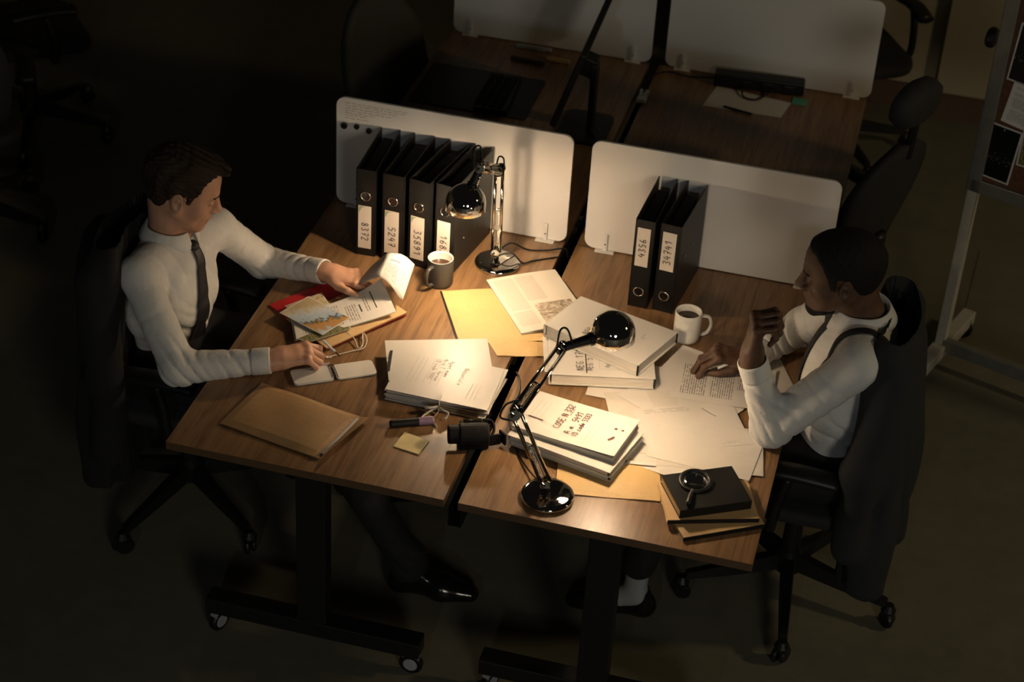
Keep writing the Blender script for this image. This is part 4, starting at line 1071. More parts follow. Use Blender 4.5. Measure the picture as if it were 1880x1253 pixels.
def frame(fwd, up=(0, 0, 1)):
    """columns: forward, left, up"""
    f = np.array(fwd, float); f /= np.linalg.norm(f); u = np.array(up, float); u = u-f*(u@f); u /= np.linalg.norm(u); return np.stack([f, np.cross(u, f), u], 1)
def euler_head(yaw, pitch, roll=0):
    m = Matrix.Rotation(yaw, 3, 'Z') @ Matrix.Rotation(pitch, 3, 'Y') @ Matrix.Rotation(roll, 3, 'X'); return np.array(m)

class Head:
    def __init__(s, c, M, sc): s.c = np.array(c, float); s.M = M; s.sc = sc
    def w(s, p): return s.c+s.M @ (np.array(p, float)*s.sc)
    def local(s, X, Y, Z):
        x, y, z = X-s.c[0], Y-s.c[1], Z-s.c[2]; M = s.M
        return [(M[0, i]*x+M[1, i]*y+M[2, i]*z)/s.sc for i in range(3)]
    def sculpt(s, f, nose=1.0, lips=1.0, ears=1.0):
        k = s.sc
        def E(c, r, kk=.02, mode='add', M=None): f.ell(s.w(c), np.array(r)*k, s.M if M is None else s.M @ M, kk, mode)
        def C(p, q, r0, r1, kk=.012, mode='add'): f.cap(s.w(p), s.w(q), r0*k, r1*k, kk, mode)
        E((-.014, 0, .036), (.096, .073, .082)); E((.032, 0, .038), (.060, .062, .060), .03)
        E((.040, 0, -.030), (.050, .056, .078), .03)
        for q in (-1, 1):
            C((-.002, q*.052, -.045), (.070, q*.020, -.100), .018, .016, .03)
            E((.052, q*.043, -.030), (.024, .020, .022), .025)
        E((.080, 0, -.104), (.017, .020, .016), .018)
        C((.084, -.030, .018), (.084, .030, .018), .011, .011, .02)
        E((.074, 0, -.066), (.024, .030, .034), .02)
        for q in (-1, 1): E((.098, q*.031, -.002), (.016, .017, .013), .016, 'cut')
        for q in (-1, 1):
            E((.0775, q*.031, -.003), (.0135, .0145, .0125), .004)
            C((.088, q*.018, -.002), (.082, q*.043, -.004), .0045, .004, .004)
        C((.090, 0, .012), (.110, 0, -.030), .0075, .0095*nose, .012)
        E((.110, 0, -.036), (.0125*nose, .0105*nose, .0095), .010)
        for q in (-1, 1):
            E((.101, q*.0115*nose, -.041), (.0105, .0075*nose, .0075), .006)
            E((.106, q*.0065*nose, -.0485), (.005, .0035, .004), .004, 'cut')
        C((.0935, -.017, -.0675), (.0935, .017, -.0675), .0058*lips, .0058*lips, .006); E((.0975, 0, -.067), (.006*lips, .011, .006*lips), .006)
        C((.0905, -.015, -.0785), (.0905, .015, -.0785), .0062*lips, .0062*lips, .006)
        C((.104, -.024, -.0728), (.104, .024, -.0728), .0024, .0024, .004, 'cut')
        for q in (-1, 1):
            A = np.array(Matrix.Rotation(q*math.radians(22), 3, 'Z') @ Matrix.Rotation(math.radians(-12), 3, 'Y'))
            E((-.012, q*.078, -.008), (.0185*ears, .0075, .031*ears), .006, M=A)
            E((-.009, q*.0855, -.004), (.0125, .006, .021), .004, 'cut', M=A)
            E((-.010, q*.079, -.004), (.0075, .0055, .012), .004, M=A)
            E((-.008, q*.084, -.010), (.0055, .006, .008), .003, 'cut', M=A)
            E((-.006, q*.077, -.034), (.008, .006, .008), .006)
    def hairline(s, tab):
        X, Z = zip(*tab)
        def fn(x, z): return np.interp(x, X, Z)-z
        return fn
    def hair(s, f, grow, tab, bumps, quiff=None):
        k = s.sc
        f.ell(s.w((-.014, 0, .036)), np.array((.096+grow, .073+grow, .082+grow))*k, s.M, .02)
        f.ell(s.w((.032, 0, .038)), np.array((.060+grow, .062+grow, .060+grow))*k, s.M, .03)
        f.ell(s.w((-.020, 0, -.01)), np.array((.070+grow*.6, .062+grow*.5, .065))*k, s.M, .03)
        if quiff:
            for c, r in quiff: f.ell(s.w(c), np.array(r)*k, s.M, .02)
        hl = s.hairline(tab)
        lo, hi = f.lo, f.lo+f.h*(f.n-1)
        def cut(X, Y, Z):
            x, y, z = s.local(X, Y, Z); return hl(x, z)*k*.75
        r = f.sub(lo, hi); sl, X, Y, Z = r; d = cut(X, Y, Z); a = f.a[sl]; hh = np.maximum(.008-np.abs(a-d), 0); f.a[sl] = np.maximum(a, d)+hh*hh/.032
        x, y, z = s.local(X, Y, Z)
        f.a += bumps(x, y, z).astype(np.float32)
        for q in (-1, 1): f.ell(s.w((-.012, q*.083, -.010)), np.array((.021, .016, .032))*k, s.M, .004, 'cut')

def hand(f, wrist, d, back, side, curls, thumb, k=1.0, spread=.06, palm_l=.088, tuck=0):
    """d: wrist to knuckles, back: out of the back of the hand, side: from index to little finger"""
    d = np.array(d, float); d /= np.linalg.norm(d); b = np.array(back, float); b -= d*(b@d); b /= np.linalg.norm(b)
    s = np.array(side, float); s -= d*(s@d)+b*(s@b); s /= np.linalg.norm(s); w_ = np.array(wrist, float)
    offs = (-.030, -.010, .010, .029); lens = ((.044, .027, .022), (.048, .031, .023), (.045, .029, .022), (.036, .022, .020)); rad = (.0092, .0094, .0090, .0080); reach = (.094, .096, .091, .083)
    f.cap(w_-d*.02, w_+d*.02, .024*k, .026*k, .02, sx=(s, 1.2))
    f.cap(w_+d*.028*k-s*.008*k, w_+d*.062*k-s*.002, .0175*k, .0155*k, .02, sx=(s, 1.75))
    tips = []
    for i in range(4):
        kn = w_+(d*reach[i]+s*offs[i])*k
        f.cap(w_+(d*.025+s*offs[i]*.55)*k, kn, .013*k, rad[i]*1.12*k, .014)
        f.ell(kn+b*.002, np.array((.0115, .0105, .0115))*k, None, .008)
        ang = 0; p = kn; dd0 = d+s*spread*(i-1.3)
        for j in range(3):
            ang += curls[i][j]
            dd = dd0*math.cos(ang)-b*math.sin(ang); dd /= np.linalg.norm(dd)
            q = p+dd*lens[i][j]*k
            r0, r1 = rad[i]*(1-.08*j)*k, rad[i]*(1-.08*(j+1))*k
            f.cap(p, q, r0, r1, .0035 if j else .006); 
            if j < 2: f.ell(q, np.array((r1, r1, r1))*1.08, None, .003)
            p = q
        tips.append(p)
    # thumb: metacarpal, then two bones, given as offsets in (d, s, b)
    p = w_+(d*.018-s*.020-b*.004)*k; r = (.0165, .0125, .0105, .0088)
    for j, (a1, a2, a3) in enumerate(thumb):
        q = w_+(d*a1+s*a2+b*a3)*k; f.cap(p, q, r[j]*k, r[j+1]*k, .012 if j == 0 else .004); p = q
    return tips, p
def skin(name, c0, c1, rough=.48, sss=.12, scale=28):
    n = NT(name); a = n.noise(n.coord(), scale, 5, .6); b = n.noise(n.coord(), 420, 4, .6)
    n.set(col=n.ramp(a, [(.3, c0), (.7, c1)]), rough=rough, sss=sss); n.b.inputs['Subsurface Radius'].default_value = (.012, .005, .003)
    n.bump(b, .12, .0008); return n.m
def shirt_mat(name, col):
    n = NT(name); a = n.noise(n.coord(), 16, 4, .55, .7); b = n.noise(n.coord(), 900, 2, .5)
    n.set(col=n.ramp(a, [(.3, tuple(c*.94 for c in col)), (.7, col)]), rough=.8, sheen=.15); n.bump(n.math('ADD', n.math('MULTIPLY', a, 1.0), n.math('MULTIPLY', b, .05)), .35, .012); return n.m
def hair_mat(name, c0, c1):
    n = NT(name); a = n.noise(n.coord(scale=(1, 1, 1)), 160, 4, .7, 1.2); n.set(col=n.ramp(a, [(.35, c0), (.65, c1)]), rough=.72, spec=.3); n.bump(a, .6, .004); return n.m
M_skinA = skin('light_skin', (.46, .245, .155), (.56, .31, .205))
M_lipA = skin('light_lips', (.40, .15, .115), (.45, .18, .13))
M_skinB = skin('dark_skin', (.070, .033, .017), (.105, .051, .027), .56, .06)
M_nailB = skin('dark_palm_skin', (.10, .045, .028), (.13, .06, .036), .42, .06)
M_shirt = shirt_mat('white_cotton_shirt', (.66, .645, .61))
M_shirtB = shirt_mat('white_cotton_shirt_blue_tint', (.66, .66, .64))
M_hairA = hair_mat('brown_hair', (.010, .006, .003), (.036, .019, .009))
M_hairB = hair_mat('black_hair', (.0025, .002, .002), (.007, .006, .005))
def tie_mat():
    n = NT('dark_striped_tie'); c = n.n('ShaderNodeTexWave'); c.inputs['Scale'].default_value = 95; n.t.links.new(n.coord(rot=(.3, .6, .8)), c.inputs['Vector'])
    n.set(col=n.ramp(c.outputs[0], [(.55, (.007, .006, .008)), (.8, (.03, .026, .029))]), rough=.55); return n.m
M_tie = tie_mat()
M_trouser = plain('black_trouser_cloth', (.008, .008, .009), .85, 0, .3, 300, .2)
M_shoe = plain('black_leather', (.008, .007, .007), .16)
M_sock = plain('pale_sock', (.34, .36, .37), .9, 0, .1, 300, .3)
M_brace = plain('black_elastic', (.008, .008, .009), .7)

def ribbon_on(field, pts, widths, off, name, mat, parent, across, th=.0025, n=8):
    """flat band laid on a cloth surface"""
    P = np.array([tuple(p) for p in spline(pts, n)]); m = len(P)
    W = np.interp(np.linspace(0, 1, m), np.linspace(0, 1, len(widths)), widths)
    C, N = field.settle(P, off); V = []; cols = 5
    for i in range(m):
        t = C[min(i+1, m-1)]-C[max(i-1, 0)]; t /= np.linalg.norm(t)+1e-9; sd = np.cross(N[i], t); sd /= np.linalg.norm(sd)+1e-9
        for j in range(cols): V.append(C[i]+sd*W[i]*(j/(cols-1)-.5))
    V, NN = field.settle(np.array(V), off)
    base = V; topv = V+NN*th; allv = [tuple(v) for v in np.concatenate([topv, base])]; K = len(V); F = []
    for i in range(m-1):
        for j in range(cols-1):
            a = i*cols+j; F += [(a, a+1, a+cols+1, a+cols), (K+a, K+a+cols, K+a+cols+1, K+a+1)]
    ring = list(range(cols))+[i*cols+cols-1 for i in range(1, m)]+[(m-1)*cols+j for j in range(cols-2, -1, -1)]+[i*cols for i in range(m-2, 0, -1)]
    for a, b in zip(ring, ring[1:]+ring[:1]): F.append((a, b, K+b, K+a))
    return mk(name, allv, F, mat, parent, smooth=True)
def collar(name, c, axis, fwd, rx, ry, h, mat, parent, gap=.28, flare=.012, drop=.034, tip=.03):
    """turned-down shirt collar around a neck: inner stand and outer fall, open at the front"""
    ax = np.array(axis, float); ax /= np.linalg.norm(ax); M = frame(fwd, ax); c = np.array(c, float); V = []; n = 44
    prof = [(0.0, -.01), (0.0, h*.6), (.001, h), (.004, h+.003), (.008, h)]
    for i in range(n+1):
        a = gap+(2*math.pi-2*gap)*i/n; e = abs(i/n-.5)*2; front = e**4
        ca, sa = math.cos(a), math.sin(a)
        row = [(rx+o, ry+o, z-.014*max(0, ca)) for o, z in prof]
        dr = drop+tip*front
        row += [(rx+.009+flare*.5, ry+.009+flare*.5, h-dr*.5-.014*max(0, ca)), (rx+.009+flare, ry+.009+flare, h-dr-.014*max(0, ca)), (rx+.007+flare, ry+.007+flare, h-dr-.001-.014*max(0, ca)), (rx+.006, ry+.006, h-.008-.014*max(0, ca))]
        for x, y, z in row: V.append(tuple(c+M @ np.array((x*ca, y*sa, z))))
    k = 9; F = []
    for i in range(n):
        for j in range(k-1): F.append((i*k+j, i*k+j+1, (i+1)*k+j+1, (i+1)*k+j))
    return mk(name, V, [f[::-1] for f in F], mat, parent, smooth=True)
def cuff(w_, dd, mat, parent, r=.0385, L=.056):
    prof = [(r-.005, 0), (r, 0), (r+.0008, .004), (r+.001, L-.006), (r, L-.001), (r-.002, L), (r-.004, L-.001), (r-.0045, L*.5), (r-.005, 0)]
    return G().lathe(prof, Vector(w_)-Vector(dd)*(L+.006), 36, axisM(dd)).build('cuff', mat, parent, smooth=True)
def folds(amp, specs):
    """soft creases: sum of waves around given centres"""
    def fn(X, Y, Z):
        o = 0
        for c, d, wl, rad, a in specs:
            d = np.array(d, float)/np.linalg.norm(d); r2 = (X-c[0])**2+(Y-c[1])**2+(Z-c[2])**2
            ph = (X*d[0]+Y*d[1]+Z*d[2])*2*np.pi/wl+1.4*np.sin(X*31+Z*17)+1.1*np.sin(Y*37+X*13)
            o = o+amp*a*np.exp(-r2/rad**2)*(1.6*(1-np.abs(np.sin(ph*.5)))**2.2-.35)
        return o
    return fn
def shoe(name, heel, toe, mat, parent, h=.1):
    heel = np.array(heel, float); toe = np.array(toe, float); d = toe-heel; L = np.linalg.norm(d); d /= L; s = np.array((-d[1], d[0], 0))
    f = Field(np.minimum(heel, toe)-.09, np.maximum(heel, toe)+np.array((.09, .09, .15)), .005); up = np.array((0, 0, 1.))
    f.cap(heel+up*.032+d*.01, heel+d*L*.55+up*.03, .034, .036, .02); f.cap(heel+d*L*.55+up*.028, toe-d*.035+up*.022, .042, .026, .03, sx=(s, 1.15))
    f.cap(heel+d*.015+up*.03, heel+d*.03+up*.085, .036, .034, .02); f.cap(heel+d*.06+up*.07, heel+d*L*.5+up*.045, .032, .03, .02)
    f.op(heel-.3, toe+.3, lambda X, Y, Z: .004-Z, .002, 'int')
    f.op(heel-.3, toe+.3, lambda X, Y, Z: Z-.098, .004, 'int')
    return f.build(name, mat, parent)
# ------------------------------------------------------------------ the man on the left, turning pages and writing
def man_left():
    sR, eR, wR = (-1.088, .455, .955), (-.912, .312, .760), (-.655, .402, .787)
    sL, eL, wL = (-.985, .800, .945), (-.900, .965, .740), (-.655, .872, .808)
    nb = np.array((-1.062, .630, .990))
    hd = Head((-1.018, .640, 1.166), euler_head(math.radians(22), math.radians(21), math.radians(3)), 1.07)
    base = (-1.03, .635, 0)
    f = Field((-1.28, .22, .66), (-.44, 1.04, 1.36), .0034)
    hd.sculpt(f, nose=1.08)
    f.cap(hd.w((-.028, 0, -.055)), nb, .056, .058, .03); f.cap(nb, (-1.065, .63, .90), .054, .05, .03)
    f.cap(np.array(sR)+(0, 0, -.02), np.array(sL)+(0, 0, -.02), .036, .036, .02); f.ell((-1.065, .63, .82), (.06, .12, .12), None, .04)
    for s_, e_, w_ in ((sR, eR, wR), (sL, eL, wL)):
        f.cap(s_, e_, .038, .034, .02); f.cap(e_, w_, .034, .025, .02)
    # right hand: loose fist round a pen, thumb side up
    d1 = np.array((.80, .60, .05)); hand(f, wR, d1, (-.45, -.1, .62) if 0 else (-.20, -.28, .94), (.45, -.78, -.35), ((.55, .95, .55), (.72, 1.05, .6), (.85, 1.1, .6), (.95, 1.1, .6)), ((.052, -.040, -.024), (.085, -.038, -.042), (.108, -.026, -.052)), 1.14, .03)
    # left hand: pinching the page edge, thumb over it
    d2 = np.array((.96, .10, -.10)); hand(f, wL, d2, (.12, -.05, 1), (-.08, 1, .05), ((.28, .35, .25), (.42, .5, .35), (.55, .6, .4), (.65, .7, .45)), ((.045, -.042, -.012), (.078, -.060, -.006), (.106, -.066, -.010)), 1.04, .05)
    lipc = hd.w((.0935, 0, -.073))
    def pick(C):
        x, y, z = hd.local(C[:, 0], C[:, 1], C[:, 2]); return ((x > .086) & (np.abs(y) < .023) & (z < -.0625) & (z > -.085)).astype(int)
    body = f.build('person', M_skinA, None, base, 2, [M_lipA], pick)
    tag(body, 'man in a white shirt and dark tie turning pages and writing', 'person')
    # hair
    g = Field(hd.c-.16, hd.c+.17, .0032)
    tab = [(-.14, -.098), (-.10, -.090), (-.075, -.080), (-.045, -.045), (-.02, .016), (.010, .018), (.016, -.012), (.024, -.012), (.032, .022), (.046, .062), (.066, .085), (.12, .094)]
    def bmp(x, y, z): return .0026*np.sin(70*x+26*y+9*np.sin(34*y)+12*z)+.0020*np.sin(190*y+70*x+9*np.sin(50*z)+60*z)+.0014*np.sin(330*y-120*x+6*np.sin(80*z))
    hd.hair(g, .0085, tab, bmp, [((.046, .0, .088), (.042, .050, .020)), ((.084, -.012, .098), (.022, .030, .008)), ((.0, 0, .098), (.065, .056, .022))])
    g.build('hair', M_hairA, body)
    # eyebrows
    for q in (-1, 1):
        P = [hd.w((.0955, q*.014, .018)), hd.w((.0955, q*.030, .0235)), hd.w((.084, q*.046, .019))]
        G().tube([Vector(p) for p in spline(P, 5)], .0032, 6).build('eyebrow', M_hairA, body, smooth=True)
    # shirt
    s = Field((-1.30, .20, .50), (-.62, 1.08, 1.10), .0048)
    ax = (0.28, 1, 0)
    s.cap((-1.075, .635, .58), (-1.07, .632, .78), .092, .098, .06, sx=(ax, 1.42)); s.cap((-1.07, .632, .78), (-1.055, .628, .905), .098, .074, .06, sx=(ax, 1.75))
    s.cap(np.array(sR)+(.015, .05, .004), np.array(sL)+(-.015, -.05, .004), .058, .058, .05)
    s.cap((-1.060, .63, .92), (-1.062, .63, .972), .074, .060, .03)
    for q_ in (sR, sL): s.cap(np.array((-1.062, .63, .965)), np.array(q_)+(0, 0, .004), .046, .050, .03)
    s.ell((-1.005, .610, .850), (.04, .13, .10), None, .06)
    s.ell((-1.115, .645, .88), (.036, .13, .11), None, .06)
    for s_, e_, w_ in ((sR, eR, wR), (sL, eL, wL)):
        s_, e_, w_ = map(np.array, (s_, e_, w_)); dd = (w_-e_)/np.linalg.norm(w_-e_)
        s.cap(s_, e_, .055, .052, .03); s.cap(e_, w_-dd*.078, .051, .0385, .02)
    lo, hi = s.lo, s.lo+s.h*(s.n-1)
    s.warp(lo, hi, folds(.0062, [(eR, (1, .4, .9), .036, .075, 1.2), (np.array(eR)+(.155, .05, .015), (1, .9, .6), .03, .045, 1.0), (np.array(sR)+(.06, -.06, -.09), (.6, -.3, -.5), .06, .07, .35),
        (eL, (1, .5, .6), .034, .065, 1.1), (np.array(eL)+(.16, -.05, .05), (1, -.6, .5), .032, .055, 1.0), (np.array(sL)+(.01, .04, -.07), (.5, .5, -.8), .05, .08, .8), ((-1.0, .6, .78), (.1, .5, 1), .075, .14, .7), ((-1.02, .5, .70), (.3, .4, 1), .05, .10, .9), ((-1.06, .52, .95), (.3, 1, .3), .06, .10, .5)]))
    s.cap((-1.062, .63, .985), hd.w((-.028, 0, -.04)), .062, .062, .008, 'cut')
    sh = s.build('shirt', M_shirt, body)
    for w_, e_ in ((wR, eR), (wL, eL)):
        dd = np.array(w_)-np.array(e_); cuff(w_, dd/np.linalg.norm(dd), M_shirt, sh)
    collar('collar', nb+np.array((.002, 0, .018)), hd.w((-.028, 0, -.055))-nb, (.97, -.10, 0), .063, .066, .036, M_shirt, sh, .20, .020, .036, .036)
    # tie
    kx = nb+np.array((.070, -.012, -.018))
    ribbon_on(s, [kx, (-.975, .610, .93), (-.945, .598, .86), (-.940, .594, .77), (-.950, .60, .68), (-.955, .60, .62)], [.028, .038, .050, .062, .070, .076], .004, 'tie', M_tie, body, None)
    kf = Field(kx-.05, kx+.05, .0035); kf.cap(kx+np.array((.006, 0, .008)), kx+np.array((.012, 0, -.020)), .021, .013, .004); kf.build('tie_knot', M_tie, body)
    # trousers, shoes
    t = Field((-1.30, .30, .02), (-.08, 1.02, .70), .0085)
    t.ell((-1.07, .635, .575), (.14, .19, .11), None, .05)
    for h_, k_, a_ in (((-1.03, .545, .575), (-.56, .48, .575), (-.235, .43, .10)), ((-1.03, .73, .575), (-.58, .80, .58), (-.55, .82, .10))):
        t.cap(h_, k_, .092, .072, .05); t.cap(k_, a_, .070, .050, .03); t.cap(np.array(a_)+(-.0, 0, .03), a_, .054, .056, .02)
    t.warp(t.lo, t.lo+t.h*(t.n-1), folds(.006, [((-.56, .48, .55), (1, 0, 1), .06, .15, 1), ((-.25, .43, .15), (.5, 0, 1), .05, .1, 1)]))
    t.build('trousers', M_trouser, body)
    shoe('shoe', (-.275, .425, 0), (-.005, .447, 0), M_shoe, body); shoe('shoe', (-.585, .82, 0), (-.315, .86, 0), M_shoe, body)
    # belt line hidden; the pen in the hand
    pn = thing('pen', "white pen held in the writing man's fist", 'pen', (-.53, .51, .77))
    a = Vector((-.550, .537, .793)); b = Vector((-.488, .511, .766)); d = (b-a).normalized()
    G().tube([a, b-d*.02], .0042, 12).build('barrel', M_whitep, pn, smooth=False); G().tube([b-d*.02, b-d*.004, b], [.0042, .0022, .0006], 12).build('nib', M_brass, pn)
    return body
man_left()

# ------------------------------------------------------------------ the man on the right, fist raised to his chin
def man_right():
    sN, eN, wN = (.990, .580, 1.030), (.782, .535, .800), (.702, .505, 1.036)
    sF, eF, wF = (.935, .950, 1.010), (.800, 1.085, .795), (.668, .872, .785)
    nb = np.array((.975, .765, 1.065))
    hd = Head((.898, .752, 1.212), euler_head(math.radians(184), math.radians(10), math.radians(-3)), 1.08)
    base = (.93, .79, 0)
    f = Field((.50, .38, .70), (1.16, 1.20, 1.42), .0034)
    hd.sculpt(f, nose=1.16, lips=1.25)
    f.cap(hd.w((-.030, 0, -.055)), nb, .060, .062, .03); f.cap(nb, (.975, .765, .97), .058, .05, .03)
    f.cap(np.array(sN)+(0, 0, -.02), np.array(sF)+(0, 0, -.02), .04, .04, .02); f.ell((.965, .77, .88), (.06, .12, .13), None, .04)
    for s_, e_, w_ in ((sN, eN, wN), (sF, eF, wF)):
        f.cap(s_, e_, .042, .037, .02); f.cap(e_, w_, .036, .028, .02)
    # raised left fist, knuckles up, palm towards his face
    dF = np.array((-.02, .12, 1)); hand(f, wN, dF, (-.96, -.25, .05), (.22, .97, 0) if 0 else (.30, -.95, 0), ((1.25, 1.5, .9), (1.3, 1.5, .9), (1.35, 1.5, .9), (1.4, 1.45, .9)), ((.045, -.036, -.014), (.072, -.030, -.034), (.082, -.008, -.046)), 1.22, 0)
    # right hand resting on the page, fingers bent down
    dR = np.array((-.86, -.34, .22)); hand(f, wF, dR, (-.15, -.05, 1), (-.35, .94, 0), ((.75, .65, .35), (.70, .65, .35), (.78, .7, .4), (.9, .7, .4)), ((.048, -.036, -.024), (.080, -.034, -.040), (.104, -.026, -.050)), 1.12, .10)
    def pick(C):
        x, y, z = hd.local(C[:, 0], C[:, 1], C[:, 2]); return ((x > .086) & (np.abs(y) < .024) & (z < -.0715) & (z > -.088)).astype(int)
    body = f.build('person', M_skinB, None, base, 2, [M_nailB], pick)
    tag(body, 'man in white shirt and black braces with a raised fist', 'person')
    g = Field(hd.c-.17, hd.c+.17, .0032)
    tab = [(-.14, -.080), (-.10, -.070), (-.075, -.062), (-.045, -.038), (-.02, .018), (.010, .020), (.018, -.026), (.030, -.026), (.036, .022), (.048, .056), (.066, .078), (.12, .092)]
    hd.hair(g, .0055, tab, lambda x, y, z: .0006*np.sin(260*x+40*y)*np.sin(250*z+90*y))
    g.build('hair', M_hairB, body)
    bd_ = Field(hd.w((.07, 0, -.1))-.07, hd.w((.07, 0, -.1))+.07, .003)
    bd_.ell(hd.w((.078, 0, -.105)), np.array((.0235, .027, .022))*1.08, hd.M, .01)
    for q in (-1, 1): bd_.cap(hd.w((.074, q*.018, -.104)), hd.w((.048, q*.036, -.096)), .020, .015, .012)
    bd_.op(bd_.lo, bd_.lo+.14, lambda X, Y, Z: (hd.local(X, Y, Z)[2]+.092), .004, 'int')
    bd_.build('beard', M_hairB, body)
    for q in (-1, 1):
        P = [hd.w((.0955, q*.013, .017)), hd.w((.0955, q*.030, .0225)), hd.w((.084, q*.046, .018))]
        G().tube([Vector(p) for p in spline(P, 5)], .0034, 6).build('eyebrow', M_hairB, body, smooth=True)
    s = Field((.66, .40, .50), (1.20, 1.22, 1.18), .0048); ax = (0, 1, 0)
    s.cap((.945, .78, .58), (.955, .775, .82), .098, .106, .06, sx=(ax, 1.42)); s.cap((.955, .775, .82), (.970, .768, .985), .106, .080, .06, sx=(ax, 1.68))
    s.cap(np.array(sN)+(0, .05, .0), np.array(sF)+(.02, -.05, .0), .064, .064, .05)
    s.cap((.985, .766, .99), (.978, .765, 1.045), .080, .063, .03); [s.cap(np.array((.978, .765, 1.03)), np.array(q_)+(0, 0, .004), .048, .054, .03) for q_ in (sN, sF)]; s.ell((1.025, .765, .95), (.05, .15, .13), None, .06); s.ell((.90, .77, .90), (.05, .13, .10), None, .06)
    for s_, e_, w_ in ((sN, eN, wN), (sF, eF, wF)):
        s_, e_, w_ = map(np.array, (s_, e_, w_)); dd = (w_-e_)/np.linalg.norm(w_-e_)
        s.cap(s_, e_, .062, .058, .03); s.cap(e_, w_-dd*.080, .055, .043, .02)
    lo, hi = s.lo, s.lo+s.h*(s.n-1)
    s.warp(lo, hi, folds(.0066, [(eN, (.9, -.2, .5), .036, .085, 1.2), (np.array(eN)+(-.03, 0, .12), (.7, .5, 1), .036, .07, 1.1), ((.91, .53, .94), (.5, .2, .9), .07, .09, .45), ((1.0, .62, 1.04), (.3, 1, .3), .06, .08, .35),
        (np.array(wF)+(.1, .1, .02), (1, .2, .6), .034, .08, 1.2), ((1.0, .66, .72), (.6, .2, 1), .07, .14, .9), ((1.06, .7, .95), (.3, .5, 1), .08, .14, .6)]))
    s.cap((.976, .765, 1.06), hd.w((-.030, 0, -.04)), .066, .066, .008, 'cut')
    sh = s.build('shirt', M_shirtB, body)
    for w_, e_ in ((wN, eN), (wF, eF)):
        dd = np.array(w_)-np.array(e_); cuff(w_, dd/np.linalg.norm(dd), M_shirtB, sh, .042)
    collar('collar', nb+np.array((-.002, 0, .010)), hd.w((-.030, 0, -.055))-nb, (-1, 0, 0), .067, .070, .038, M_shirtB, sh, .22, .021, .038, .034)
    kx = nb+np.array((-.080, .0, -.014))
    ribbon_on(s, [kx, (.880, .766, .99), (.860, .768, .90), (.86, .77, .80), (.87, .775, .70)], [.030, .042, .056, .066, .072], .004, 'tie', M_tie, body, None)
    kf = Field(kx-.05, kx+.05, .0035); kf.cap(kx+np.array((-.006, 0, .008)), kx+np.array((-.012, 0, -.020)), .021, .013, .004); kf.build('tie_knot', M_tie, body)
    for yy in (.645, .885):
        ribbon_on(s, [(.885, yy+.02*(1 if yy < .76 else -1), .80), (.895, yy, .92), (.92, yy, 1.02), (.975, yy, 1.10), (1.04, yy+.01*(1 if yy < .76 else -1), 1.05), (1.075, yy+.03*(1 if yy < .76 else -1), .96), (1.07, .765+(yy-.765)*.4, .82), (1.05, .765+(yy-.765)*.3, .70)], [.026]*4, .0035, 'brace', M_brace, body, None, n=8)
    t = Field((.28, .40, .02), (1.20, 1.12, .70), .0085)
    t.ell((.955, .785, .575), (.14, .19, .11), None, .05)
    for h_, k_, a_ in (((.95, .69, .575), (.52, .60, .575), (.455, .545, .20)), ((.95, .88, .575), (.52, .95, .58), (.56, .96, .10))):
        t.cap(h_, k_, .094, .074, .05); t.cap(k_, a_, .070, .054, .03)
    t.build('trousers', M_trouser, body)
    k = Field((.36, .44, .03), (.55, .64, .24), .005); k.cap((.455, .545, .22), (.452, .543, .08), .036, .036, .01); k.cap((.452, .543, .08), (.41, .535, .06), .036, .034, .02); k.build('sock', M_sock, body)
    shoe('shoe', (.495, .552, 0), (.235, .515, 0), M_shoe, body); shoe('shoe', (.60, .96, 0), (.33, .95, 0), M_shoe, body)
    pn = thing('pen', "white pen between the resting fingers of the man in braces", 'pen', (.60, .82, .77))
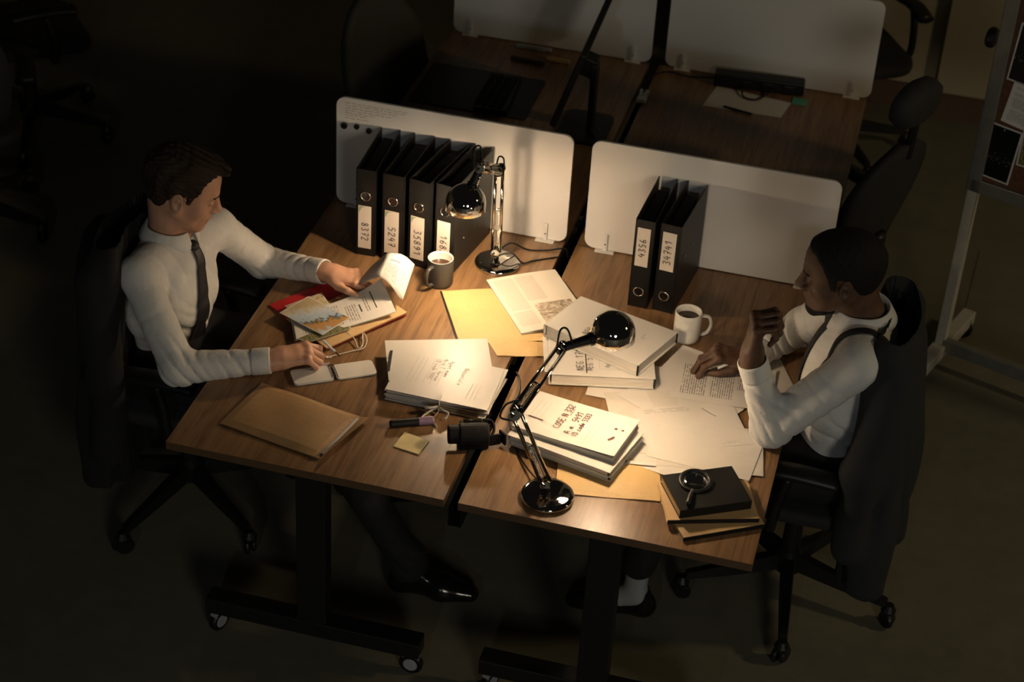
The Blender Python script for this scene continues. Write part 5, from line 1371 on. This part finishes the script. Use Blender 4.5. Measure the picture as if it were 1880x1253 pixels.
    a = Vector((.585, .795, .782)); b = Vector((.655, .850, .800)); G().tube([a, b], .0045, 12).build('barrel', M_whitep, pn); d = (a-b).normalized()
    G().tube([a, a+d*.014], [.0045, .0008], 10).build('nib', M_black, pn)
    return body
man_right()

# ------------------------------------------------------------------ jackets hung over the chair backs
def jacket(label, c, sgn, mat, top, bottom, sway=0):
    """sgn +1: wearer faces +X. Cloth doubled over the chair back, sleeves hanging at the sides"""
    cx, cy = c; f = Field((cx-.26, cy-.42, bottom-.06), (cx+.30, cy+.42, top+.09), .0085)
    def body(X, Y, Z):
        z = (Z-bottom)/(top-bottom); y = Y-cy; wd = np.interp(z, [0, .3, .6, .85, .95, 1], [.225, .235, .235, .23, .21, .165])
        thk = np.interp(z, [0, .3, .6, .9, 1], [.055, .06, .06, .055, .035])
        lean = np.interp(z, [0, .5, 1], [-.02, -.015, .03])
        xc = sgn*((X-cx)-sgn*lean)-1.0*y*y+.02*np.sin(y*26+2*z)*(1-z)**.5
        dy = np.abs(y)-wd; dx = np.abs(xc)-thk; dz = np.maximum(Z-top, bottom+.02*np.sin(y*9)-Z)
        q = np.maximum(np.stack([dx, dy, dz])+.035, 0); return np.sqrt((q**2).sum(0))-.035+np.minimum(np.maximum(np.maximum(dx, dy), dz)+.035, 0)
    f.op(f.lo, f.lo+f.h*(f.n-1), body, .001)
    for q in (-1, 1):
        f.cap((cx+sgn*.03, cy+q*.19, top-.12), (cx+sgn*.07, cy+q*.235, top-.42), .055, .055, .04); f.cap((cx+sgn*.07, cy+q*.235, top-.42), (cx+sgn*.06, cy+q*.235, top-.70), .055, .045, .03)
    f.warp(f.lo, f.lo+f.h*(f.n-1), lambda X, Y, Z: .0095*np.sin((Y-cy)*44+3*np.sin(Z*6)+1.5*np.sin(X*20))*np.clip((top-Z)/.6, 0.1, 1))
    return tag(f.build('jacket', mat, None, (cx, cy, bottom)), label, 'jacket')
jacket("black suit jacket over the left man's chair back", (-1.228, .575), 1, M_jblack, 1.07, .20)
jacket('dark grey suit jacket over the chair of the man in braces', (1.118, .77), -1, M_jblue, 1.13, .24)
